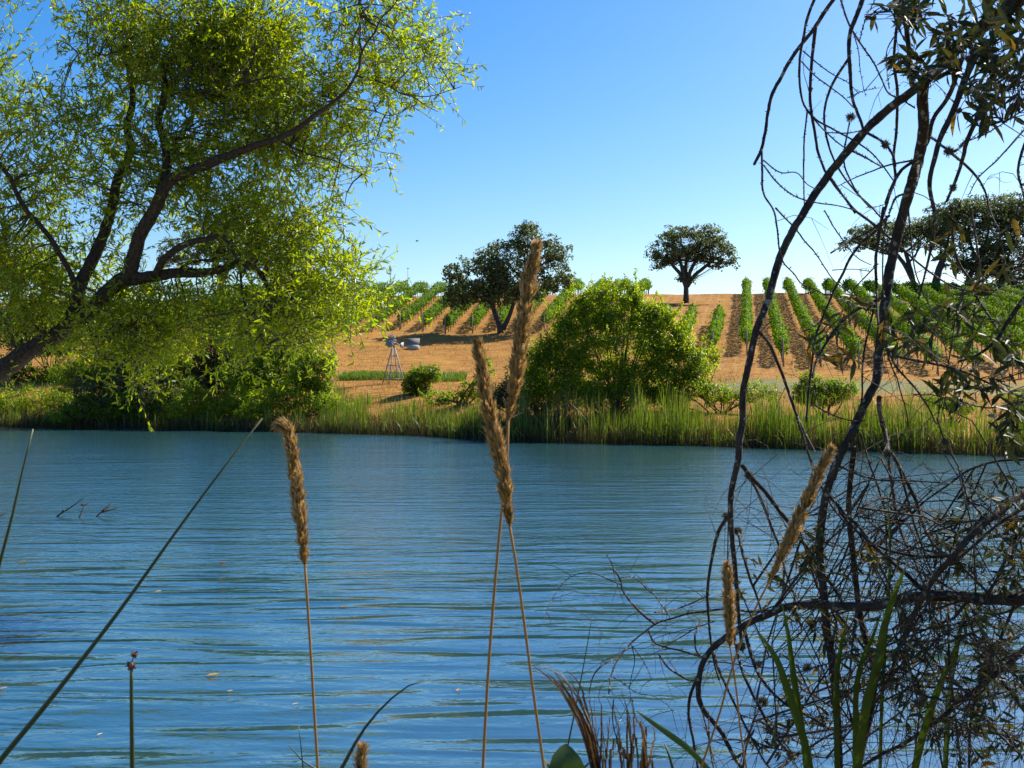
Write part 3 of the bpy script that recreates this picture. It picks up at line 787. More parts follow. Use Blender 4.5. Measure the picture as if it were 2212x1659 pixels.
mg = MB()
n = 5000
px = np.where(rng.random(n) < .75, rng.uniform(-11.2, -7.0, n), rng.uniform(-6.4, -3, n)); py = rng.uniform(70.5, 73.5, n)
blades(mg, np.stack([px, py, ground_z(px, py) - .02], 1), rng.uniform(.15, .5, n), rng.uniform(.02, .05, n), np.abs(rng.normal(size=n)) * .4, rng.random(n))
n = 7000
px = rng.uniform(-33, -5, n); py = shore_y(px) + rng.uniform(2.5, 9, n)
k = np.sin(px * 1.1 + 1.5 * np.sin(py)) + rng.normal(size=n) * .4 > .2
px, py = px[k], py[k]; n = len(px)
blades(mg, np.stack([px, py, ground_z(px, py) - .02], 1), rng.uniform(.2, .9, n), rng.uniform(.02, .05, n), np.abs(rng.normal(size=n)) * .4, rng.random(n))
weeds = mg.build('green_grass', M['weed'], kind='stuff')
tag(weeds, 'fresh green grass patch beyond the reeds')

mn = MB()
n = 9000
x = rng.uniform(-7, 6, n); y = np.interp(x, NHX, NHY) - rng.uniform(.1, 4.5, n)
k = (y < 1.05) | (np.abs(x) > 0.5 * y + 0.6); x, y = x[k], y[k]; n = len(x)
blades(mn, np.stack([x, y, ground_z(x, y) - .02], 1), rng.uniform(.1, .4, n), rng.uniform(.004, .01, n), np.abs(rng.normal(size=n)) * .4, rng.random(n))
tag(mn.build('bank_grass', M['weed'], kind='stuff'), 'short grass on the near bank')

# ------------------------------------------------------------------ windmill, feed bin, mast, bird
def windmill():
    d = 68.5
    c = P(850, 830, d); g = gz(c[0], d)
    base = np.array([c[0], d, g])
    t = thing('garden_windmill', base, 'small grey metal windmill on a four-legged lattice tower', 'windmill')
    top = EYE - (752 - 829.5) / F * d
    hw = 0.52
    def leg_pt(sx, sy, z):
        k = (z - g) / (top - g); w = hw * (1 - k) + 0.07 * k
        ca, sa = math.cos(.5), math.sin(.5)
        return base * np.array([1, 1, 0]) + np.array([ca * sx * w - sa * sy * w, sa * sx * w + ca * sy * w, z])
    cs = [(-1, -1), (1, -1), (1, 1), (-1, 1)]
    for sx, sy in cs:
        mb = MB(); tube(mb, [leg_pt(sx, sy, g - .1), leg_pt(sx, sy, top)], 0.034, 4); mb.build('leg', M['galv'], t)
    zs = [g + .3, g + (top - g) * .52, g + (top - g) * .78]
    for z in zs:
        for q in range(4):
            mb = MB(); tube(mb, [leg_pt(*cs[q], z), leg_pt(*cs[(q + 1) % 4], z)], 0.026, 4); mb.build('crossbar', M['galv'], t)
    for q in range(4):
        for (za, zb) in ((zs[0], zs[1]), (zs[1], zs[0])):
            mb = MB(); tube(mb, [leg_pt(*cs[q], za), leg_pt(*cs[(q + 1) % 4], zb)], 0.012, 4); mb.build('brace', M['galv'], t)
    hz = EYE - (738 - 829.5) / F * d
    hub = np.array([base[0] + .02, d, hz])
    mb = MB(); box(mb, hub, (.12, .2, .1)); tube(mb, [hub - np.array([0, 0, .42]), hub], .05, 8); mb.build('gearbox', M['steel_dark'], t)
    ax = nrm(np.array([-0.55, -0.72, 0.16])); wc = hub + ax * .3
    u = nrm(np.cross(ax, [0, 0, 1])); v = np.cross(u, ax)
    w = thing_part('wheel', t)
    for q in range(14):
        a0 = q * 2 * math.pi / 14
        r1 = u * math.cos(a0) + v * math.sin(a0); tt = -u * math.sin(a0) + v * math.cos(a0)
        tw = nrm(tt * .85 + ax * .5); nn = np.cross(tw, r1)
        mb = MB(); V = []
        for rr, ww in ((.09, .035), (.26, .06), (.43, .085)):
            for s_ in (-1, 1):
                for z_ in (-1, 1): V.append(wc + r1 * rr + tw * ww * s_ + nn * .006 * z_)
        f = []
        for k in (0, 4): f += [[k, k + 2, k + 6, k + 4], [k + 1, k + 5, k + 7, k + 3], [k, k + 4, k + 5, k + 1], [k + 2, k + 3, k + 7, k + 6]]
        f += [[0, 1, 3, 2], [8, 10, 11, 9]]
        mb.add(V, None, f); mb.build('sail', M['galv'], w)
    for rr in (.1, .34):
        a = np.linspace(0, 2 * math.pi, 25)
        mb = MB(); tube(mb, wc + rr * (np.outer(np.cos(a), u) + np.outer(np.sin(a), v)) + ax * -.015, .012, 4); mb.build('rim', M['galv'], w)
    mb = MB(); tube(mb, [wc - ax * .3, wc + ax * .08], .04, 8); mb.build('hub', M['steel_dark'], w)
    mb = MB(); e = hub - ax * .55 + np.array([0, 0, -.1]); tube(mb, [hub, e], .022, 5); mb.build('tail_boom', M['galv'], t)
    mb = MB(); td = nrm(-ax * np.array([1, 1, 0])); sd = np.cross(td, [0, 0, 1])
    V = []
    for s_ in (-1, 1):
        for (aa, bb) in ((0, -.1), (.32, -.22), (.36, .2), (0, .1)): V.append(e + td * aa + np.array([0, 0, bb]) + sd * .008 * s_)
    mb.add(V, None, [[0, 1, 2, 3], [7, 6, 5, 4], [0, 4, 5, 1], [1, 5, 6, 2], [2, 6, 7, 3], [3, 7, 4, 0]]); mb.build('tail_vane', M['galv'], t)

def thing_part(name, parent):
    """an Empty part that holds sub-parts"""
    o = bpy.data.objects.new(name, None); o['_base'] = list(parent['_base']); o.parent = parent
    col.objects.link(o); return o
windmill()

def bin_box():
    d = 92.0
    c = P(893, 752, d); g = gz(c[0], d); base = np.array([c[0], d, g])
    t = thing('storage_bin', base, 'blue-grey box with a slanted lid on the bare slope under the big oak shadow', 'storage bin')
    w, dp, h = .5, .36, .34
    mb = MB(); box(mb, base + [0, 0, h / 2 - .05], (w - .03, dp, h / 2 + .05)); mb.build('body', M['panel'], t)
    mb = MB(); a = R(55); rot = np.array([[1, 0, 0], [0, math.cos(a), -math.sin(a)], [0, math.sin(a), math.cos(a)]])
    box(mb, base + [0.03, 0.0, h + .27], (w, .36, .025), rot); mb.build('lid', M['panel_lid'], t)
    for sx in (-1, 1):
        mb = MB(); tube(mb, [base + [sx * .42, .3, h - .05], base + [sx * .42, .3, h + .44]], .025, 5); mb.build('strut', M['galv'], t)
    mb = MB(); box(mb, base + [0, -dp - .012, h * .62], (.3, .01, .018)); mb.build('rail', M['galv'], t)
bin_box()

def mast():
    d = 131.0; c = P(881, 610, d); g = gz(c[0], d)
    t = thing('slim_mast', (c[0], d, g), 'hair-thin mast with a small round head on the crest left of the broad oak', 'mast')
    zt = EYE - (580 - 829.5) / F * d
    mb = MB(); tube(mb, [(c[0], d, g - .2), (c[0], d, zt)], .03, 5); mb.build('pole', M['galv'], t)
    mb = MB(); z0 = zt
    for k in range(3):
        a = k * 2.094
        tube(mb, [(c[0], d, z0), (c[0] + .12 * math.cos(a), d + .12 * math.sin(a), z0), (c[0] + .16 * math.cos(a), d + .16 * math.sin(a), z0 + .06)], np.array([.02, .03, .05]), 5)
    mb.build('wind_cups', M['steel_dark'], t)
mast()

def bird():
    c = P(901, 521, 62.0)
    t = thing('flying_bird', c, 'tiny dark bird flying in the open sky left of the oaks', 'bird')
    mb = MB()
    pts = np.array([[-.09, 0, -.01], [-.05, 0, 0], [0, 0, .005], [.05, 0, .01], [.08, 0, .018], [.105, 0, .012]])
    tube(mb, c + pts, [.008, .02, .028, .022, .018, .003], 8)
    mb.build('body', M['bird'], t, smooth=True)
    for s_ in (-1, 1):
        mb = MB()
        ribbon(mb, c + np.array([[0, 0, .01], [-.005, s_ * .05, .05], [-.03, s_ * .10, .06], [-.07, s_ * .15, .04]]), [.06, .065, .045, .004], side=(1, 0, 0))
        mb.build('wing', M['bird'], t)
    mb = MB(); ribbon(mb, c + np.array([[-.08, 0, -.008], [-.12, 0, -.012], [-.15, 0, -.014]]), [.02, .035, .045], side=(0, 1, 0)); mb.build('tail', M['bird'], t)
bird()

# ------------------------------------------------------------------ floating sticks and leaves
def stick(label, polys, d):
    b = PX([polys[0][0]], d)[0]; b[2] = 0
    t = thing('floating_stick', b, label, 'stick', 'dead sticks poking out of the pond')
    for k, (pl) in enumerate(polys):
        pts = PX(pl, d); pts[:, 1] += np.linspace(0, .15, len(pts))
        if k == 0: pts = np.vstack([pts[0] - np.array([(pts[1] - pts[0])[0] * .5, 0, .25]), pts])
        mb = MB(); tube(mb, smooth_path(pts, 9), np.linspace(.022, .007, 9), 5, rough=.2)
        mb.build('branch', M['deadwood'], t)
stick('longest dead stick slanting out of the water, leftmost of the three', [[(122, 1117), (145, 1100), (174, 1077)], [(138, 1105), (133, 1103), (126, 1110)]], 20.7)
stick('short upright dead stick with a bent tip between the other two', [[(171, 1119), (173, 1108), (176, 1091)], [(176, 1091), (182, 1090), (187, 1087)]], 20.5)
stick('forked dead stick reaching right over the water', [[(207, 1118), (222, 1103), (232, 1096)], [(220, 1106), (238, 1102), (250, 1098)], [(222, 1103), (234, 1088)]], 20.7)
stick('stub of a dead stick at the very left edge of the water', [[(-6, 1116), (4, 1112), (10, 1108)]], 20.7)

def float_leaf(x, y, label, L, tint, ang):
    d = EYE * F / (y - 829.5); c = P(x, y, d); c[2] = 0.012
    mb = MB()
    dr = np.array([[math.cos(ang), math.sin(ang), .04]])
    leaves(mb, c[None] - dr * L / 2, dr, np.array([[0, 0, 1.0]]), L, L * .38, tint, lance=True, fold=.25, curl=-.08)
    V = mb.v[0]
    o = bpy.data.objects.new('floating_leaf', mb.mesh('floating_leaf', M['float'], c)); o.location = [float(q) for q in c]
    col.objects.link(o); tag(o, label, 'leaf', 'fallen leaves floating on the pond')
float_leaf(460, 1462, 'largest yellow leaf floating left of the first plume stem', .115, .5, .1)
float_leaf(745, 1313, 'small reddish leaf floating right of the first plume stem', .09, .0, .6)
float_leaf(990, 1494, 'brown leaf floating left of the two crossed plume stems', .06, .1, 1.2)
float_leaf(497, 1496, 'pale thin leaf floating just below the yellow leaf', .05, 1, .0)
float_leaf(481, 1217, 'tiny red-brown leaf floating far out, right of the long slanting stem', .11, .0, .2)
float_leaf(342, 1280, 'tiny pale leaf floating beside the long slanting stem', .08, 1, .2)
float_leaf(216, 1590, 'pale leaf floating between the slanting stem and the seeded sedge', .045, 1, .7)
float_leaf(638, 1524, 'tan leaf floating close left of the first plume stem', .05, .8, .3)
float_leaf(8, 1490, 'tan leaf floating at the left edge beside the slanting stem foot', .06, .6, .3)
float_leaf(48, 1216, 'brown leaf floating at the left edge near the upright green stem', .12, .2, .1)
float_leaf(1340, 1560, 'small pale leaf floating behind the dry brown tufts', .04, .9, .9)

# ------------------------------------------------------------------ the leaning willow on the left
ZM = {'A': (2648, 0, 2.212), 'B': (2648, 750, 2.212), 'C': (2448, 1500, 1.8433), 'D': (2448, 1936, 1.8433), 'E': (2900, 1000, 2.7647),
      'F': (2400, 1200, 2.7647), 'G': (2400, 2136, 2.7647), 'H': (2900, 1500, 2.7647), 'I': (1800, 2000, 2.2544),
      'W1': (0, 0, 2.212), 'W2': (800, 0, 2.212), 'W3': (0, 750, 2.212), 'V': (0, 0, 0.60636)}
K = 2212 / 3648
def zv(z, pts):
    x0, y0, s = ZM[z]
    return (np.asarray(pts, float) / s + np.array([x0, y0])) * K
def zw(z, w): return w / ZM[z][2] * K

def leaf_parts(parent, mat, p, d, nn, L, W, tint, n_parts, curl=.05):
    """the n_parts leaves that show largest become parts that share a few meshes, the rest one part"""
    dist = np.linalg.norm(p - np.array([0, 0, EYE]), axis=1)
    vd = nrm(p - np.array([0, 0, EYE]))
    dn = nrm(d); sd = nrm(np.cross(dn, nn)); n2 = np.cross(sd, dn)
    inside = (np.abs(p[:, 0]) < .46 * p[:, 1]) & (np.abs(p[:, 2] - EYE) < .345 * p[:, 1])
    score = L * W * (np.abs((n2 * vd).sum(1)) + .15) / dist ** 2 * inside
    order = np.argsort(-score)
    big, rest = order[:n_parts], order[n_parts:]
    mb = MB(); leaves(mb, p[rest], d[rest], nn[rest], L[rest], W[rest], tint[rest], lance=True, curl=curl)
    mb.build('leaves', mat, parent, kind='stuff')
    shared = []
    for k in range(9):
        ml = MB(); leaves(ml, np.zeros((1, 3)), np.array([[0, 1.0, 0]]), np.array([[0, 0, 1.0]]), 1.0, .26, (k + .5) / 9, lance=True, curl=curl * (1 + .3 * k))
        shared.append(ml.mesh('leaf', mat))
    b = np.array(parent['_base'])
    for i in big:
        o = bpy.data.objects.new('leaf', shared[min(8, int(tint[i] * 9))])
        m = Matrix.Identity(4)
        for r_ in range(3):
            m[r_][0] = -sd[i][r_] * W[i] / .26; m[r_][1] = dn[i][r_] * L[i]; m[r_][2] = n2[i][r_] * L[i]; m[r_][3] = p[i][r_] - b[r_]
        col.objects.link(o); o.parent = parent; o.matrix_local = m

def willow():
    D0 = 12.5; SC = D0 / 9.2
    base = np.array([-8.5, 12.6, gz(-8.5, 12.6)])
    t = thing('leaning_willow', base, 'large leaning willow with yellow-green leaves overhanging the pond', 'tree')
    def dep(v, off): # the crown leans a little towards the viewer to the right
        return D0 + SC * (off - 0.0006 * (v[:, 0] - 300) + 0.0004 * (v[:, 1] - 400))
    limbs = []
    def limb(name, segs, off=0.0, bulge=0.0, w=None, head=None):
        v = np.concatenate([zv(z, pts) for z, pts in segs]); d = dep(v, off * np.linspace(0, 1, len(v)) + bulge * np.sin(np.linspace(0, math.pi, len(v))))
        pts = PX(v, d)
        if head is not None: pts = np.vstack([head, pts])
        n = max(8, 4 * len(pts)); path = smooth_path(pts, n)
        wpx = np.interp(np.linspace(0, 1, n), np.linspace(0, 1, len(w)), [q / 2.212 * K for q in w])
        r = wpx / F * D0 / 2
        mb = MB(); tube(mb, path, r, 9 if w[0] > 60 else 6, rough=.09 if w[0] > 40 else .05)
        mb.build(name, M['bark_w'], t, smooth=True); limbs.append(path)
    limb('trunk', [('W3', [(-250, 1370), (0, 1265), (200, 1130), (400, 1010), (560, 900), (700, 800), (800, 690), (900, 590), (1010, 525)])], w=[230, 215, 205, 170, 130, 120], head=[base - [0.1, 0, .3], base + [.4, 0, .8]])
    limb('limb', [('W3', [(980, 545), (1200, 520), (1400, 490), (1600, 490), (1750, 460), (1900, 420), (2010, 450), (2080, 540), (2140, 680), (2200, 760)])], .3, w=[110, 90, 75, 55, 40, 22])
    limb('limb', [('W3', [(1000, 550), (1060, 350), (1100, 200), (1180, 60), (1230, -30)]), ('W1', [(1340, 1420), (1500, 1350), (1650, 1290), (1850, 1210), (2000, 1150), (2180, 1095)]), ('W2', [(600, 1000), (720, 900), (800, 850), (900, 770), (970, 700), (1030, 600), (1060, 540), (1075, 430), (1120, 340), (1180, 260), (1230, 150), (1320, 60), (1400, -60)])], -.5, w=[120, 105, 88, 64, 48, 28, 15, 8])
    limb('limb', [('W1', [(1270, 1480), (1310, 1380), (1310, 1250), (1290, 1100), (1250, 950), (1280, 820), (1300, 700), (1290, 560), (1340, 470), (1450, 400), (1530, 300), (1560, 150), (1600, -40)])], .5, w=[70, 60, 55, 45, 25, 14])
    limb('limb', [('W3', [(560, 890), (600, 700), (650, 540), (700, 450), (760, 330), (820, 180), (860, 60)]), ('W1', [(890, 1600), (940, 1380), (1000, 1280), (1030, 1150), (1000, 1000), (1040, 850), (1040, 650), (1010, 500), (1040, 330), (1050, 200), (1000, 60)])], .7, w=[110, 100, 85, 70, 55, 40, 18])
    limb('limb', [('W3', [(640, 640), (600, 580), (540, 460), (470, 340), (400, 220), (300, 100), (210, 0)]), ('W1', [(120, 1500), (80, 1400), (0, 1310), (-120, 1150)])], -.3, w=[44, 42, 38, 34])
    limb('limb', [('W3', [(1220, 510), (1280, 400), (1380, 310), (1500, 250), (1650, 220), (1750, 200), (1810, 290), (1870, 380), (1960, 470)])], -.4, w=[62, 55, 45, 30, 16])
    limb('limb', [('W3', [(1390, 490), (1460, 430), (1560, 400), (1680, 380)])], .3, w=[30, 22, 12])
    limb('limb', [('W1', [(1310, 770), (1400, 720), (1600, 720), (1800, 690), (1950, 650), (2150, 600)])], -.3, w=[34, 26, 14])
    limb('branch', [('W3', [(1890, 440), (1900, 560), (1920, 700), (1950, 820), (1980, 930), (1970, 1000)])], -.2, w=[20, 17, 9])
    limb('branch', [('W3', [(1935, 650), (2000, 800), (2040, 960), (2120, 1090)])], -.1, w=[14, 7])
    limb('branch', [('W3', [(690, 880), (730, 1010), (770, 1120), (830, 1210)])], -.1, w=[18, 9])
    limb('branch', [('W3', [(740, 1000), (850, 940), (980, 900), (1080, 895)])], -.1, w=[16, 8])
    limb('branch', [('W2', [(1040, 600), (1150, 620), (1280, 670), (1400, 740), (1500, 770), (1580, 830), (1680, 880)])], .2, w=[17, 11, 5])
    limb('branch', [('W2', [(1390, 735), (1600, 760), (1750, 720), (1870, 680)])], .2, w=[10, 5])
    limb('branch', [('W2', [(900, 790), (1050, 860), (1160, 870), (1300, 910), (1380, 890), (1440, 840)])], .2, w=[12, 5])
    limb('branch', [('W2', [(430, 1100), (550, 1170), (720, 1230), (850, 1260), (1000, 1330), (1150, 1400)])], .1, w=[18, 12, 4])
    limb('branch', [('W1', [(1290, 1060), (1450, 1030), (1600, 990), (1730, 950)])], -.2, w=[14, 7])
    limb('branch', [('W1', [(1030, 350), (850, 430), (700, 430), (590, 420)])], .2, w=[16, 10, 4])
    limb('branch', [('W2', [(1085, 430), (1060, 250), (1070, 100), (1050, -20)])], .2, w=[14, 9, 6])
    # crown: x, y, rx, ry, share of full density
    cr = [(300, -150, 230, 120, .3), (600, -120, 150, 120, .2), (60, -90, 150, 100, .35), (820, -80, 110, 80, .3), (-150, 150, 130, 200, .7), (420, 130, 190, 150, 1.15), (250, 100, 120, 110, .75), (560, 110, 100, 130, 1.5), (190, 290, 130, 80, .6), (400, 320, 160, 90, .85), (560, 270, 120, 110, 1.05),
          (690, 240, 110, 90, .85), (760, 90, 100, 90, .6), (870, 70, 75, 80, .6), (820, 180, 100, 60, .6), (930, 150, 50, 60, .35), (950, 190, 45, 32, .4), (690, 330, 110, 45, .8), (790, 300, 60, 36, .45), (730, 370, 50, 14, .2),
          (300, 430, 140, 60, .6), (90, 390, 120, 90, .8), (40, 250, 50, 80, .75), (8, 160, 22, 70, .8), (500, 440, 120, 70, .85), (640, 500, 80, 80, 1.05), (560, 555, 120, 50, 1.1), (500, 500, 90, 50, 1.0),
          (700, 590, 110, 50, 1.05), (770, 640, 62, 42, .6), (745, 680, 60, 30, .8), (620, 650, 100, 60, 1.4), (650, 720, 80, 40, 1.2), (30, 530, 70, 80, 1.4), (90, 630, 90, 70, 1.6), (210, 540, 50, 40, .5),
          (160, 560, 90, 30, .45), (230, 650, 100, 40, 1.4), (330, 690, 100, 60, 1.7), (300, 750, 100, 50, 1.2), (270, 830, 70, 24, .25), (450, 690, 90, 50, 1.3), (70, 700, 90, 50, .9),
          (150, 700, 90, 40, .9), (20, 855, 40, 16, .5), (730, 460, 20, 60, .5), (510, 760, 60, 40, .5), (560, 700, 70, 50, 1.2), (300, 560, 40, 30, .25), (760, 585, 40, 40, .5), (820, 650, 30, 22, .4), (400, 640, 70, 26, .4), (410, 420, 50, 50, .5), (200, 200, 60, 60, .5)]
    limbp = np.concatenate(limbs)
    S, Dr, Ln = [], [], []
    for cx, cy, rx, ry, w in cr:
        n = int(math.pi * rx * ry * w / 150)
        c = P(cx, cy, D0 + SC * (.4 - .0006 * (cx - 300))); r = np.array([rx / F * D0, SC * (1.0 if rx > 60 else .55), ry / F * D0])
        p, dd = ell_points(c, r, n, .2)
        g_ = rng.integers(0, max(2, n // 9), n); hub = p[rng.choice(n, max(2, n // 9))]; p = p * .62 + hub[g_] * .38 + rng.normal(size=p.shape) * .05 * SC
        S.append(p); Dr.append(nrm(dd * .5 + rand_dir(n) * .8 + np.array([.2, -.1, .12]))); Ln.append(SC * rng.uniform(.26, .55, n))
    S, Dr, Ln = np.concatenate(S), np.concatenate(Dr), np.concatenate(Ln)
    n = len(S)
    B = S + Dr * Ln[:, None] * .8 + np.array([0, 0, -1.0]) * (Ln ** 1.6 * np.interp(S[:, 2], [2.4, 4.0], [.15, .03]))[:, None]
    Mid = S + Dr * Ln[:, None] * .55
    S0 = S - Dr * Ln[:, None] * .15
    mt = MB(); tubes_many(mt, S0, Mid, B, .0042, .0014)
    # twigs hang on thin branchlets that run to the nearest limb
    sel = rng.choice(n, 620, replace=False)
    dist = np.linalg.norm(S0[sel][:, None] - limbp[None, ::3], axis=2)
    ok = dist.min(1) < .75 * SC; sel, dist = sel[ok], dist[ok]
    st = limbp[::3][dist.argmin(1)]
    tubes_many(mt, st, (st + S0[sel]) / 2 + rng.normal(size=st.shape) * (dist.min(1) * .13)[:, None] + np.array([0, 0, .05]), S0[sel], .012, .004)
    mt.build('twigs', M['twig'], t, kind='stuff')
    k = 16
    ts = (np.arange(k) + .5)[None] / k + rng.uniform(-.03, .03, (n, k)); ts = np.clip(ts, .02, 1)
    q = ts[..., None]
    pos = (1 - q) ** 2 * S0[:, None] + 2 * q * (1 - q) * Mid[:, None] + q * q * B[:, None]
    tan = nrm(2 * (1 - q) * (Mid - S0)[:, None] + 2 * q * (B - Mid)[:, None])
    m = n * k; pos = pos.reshape(-1, 3); tan = tan.reshape(-1, 3)
    keep = rng.random(m) < .9
    pos, tan = pos[keep], tan[keep]; m = len(pos)
    ld = nrm(tan * .75 + rand_dir(m) * .95 + np.array([0, 0, -.05]))
    nn = nrm(rand_dir(m) + np.array([.2, 0, .55]))
    L = SC * rng.uniform(.04, .076, m); W = L * rng.uniform(.2, .3, m)
    tw = np.repeat(rng.random(n), k)[keep]
    tint = np.clip(.15 + .35 * tw + .35 * rng.random(m), 0, .85)
    tint = np.where(rng.random(m) < .02, rng.uniform(.9, 1, m), tint)
    leaf_parts(t, M['willow'], pos, ld, nn, L, W, tint, 300)
willow()

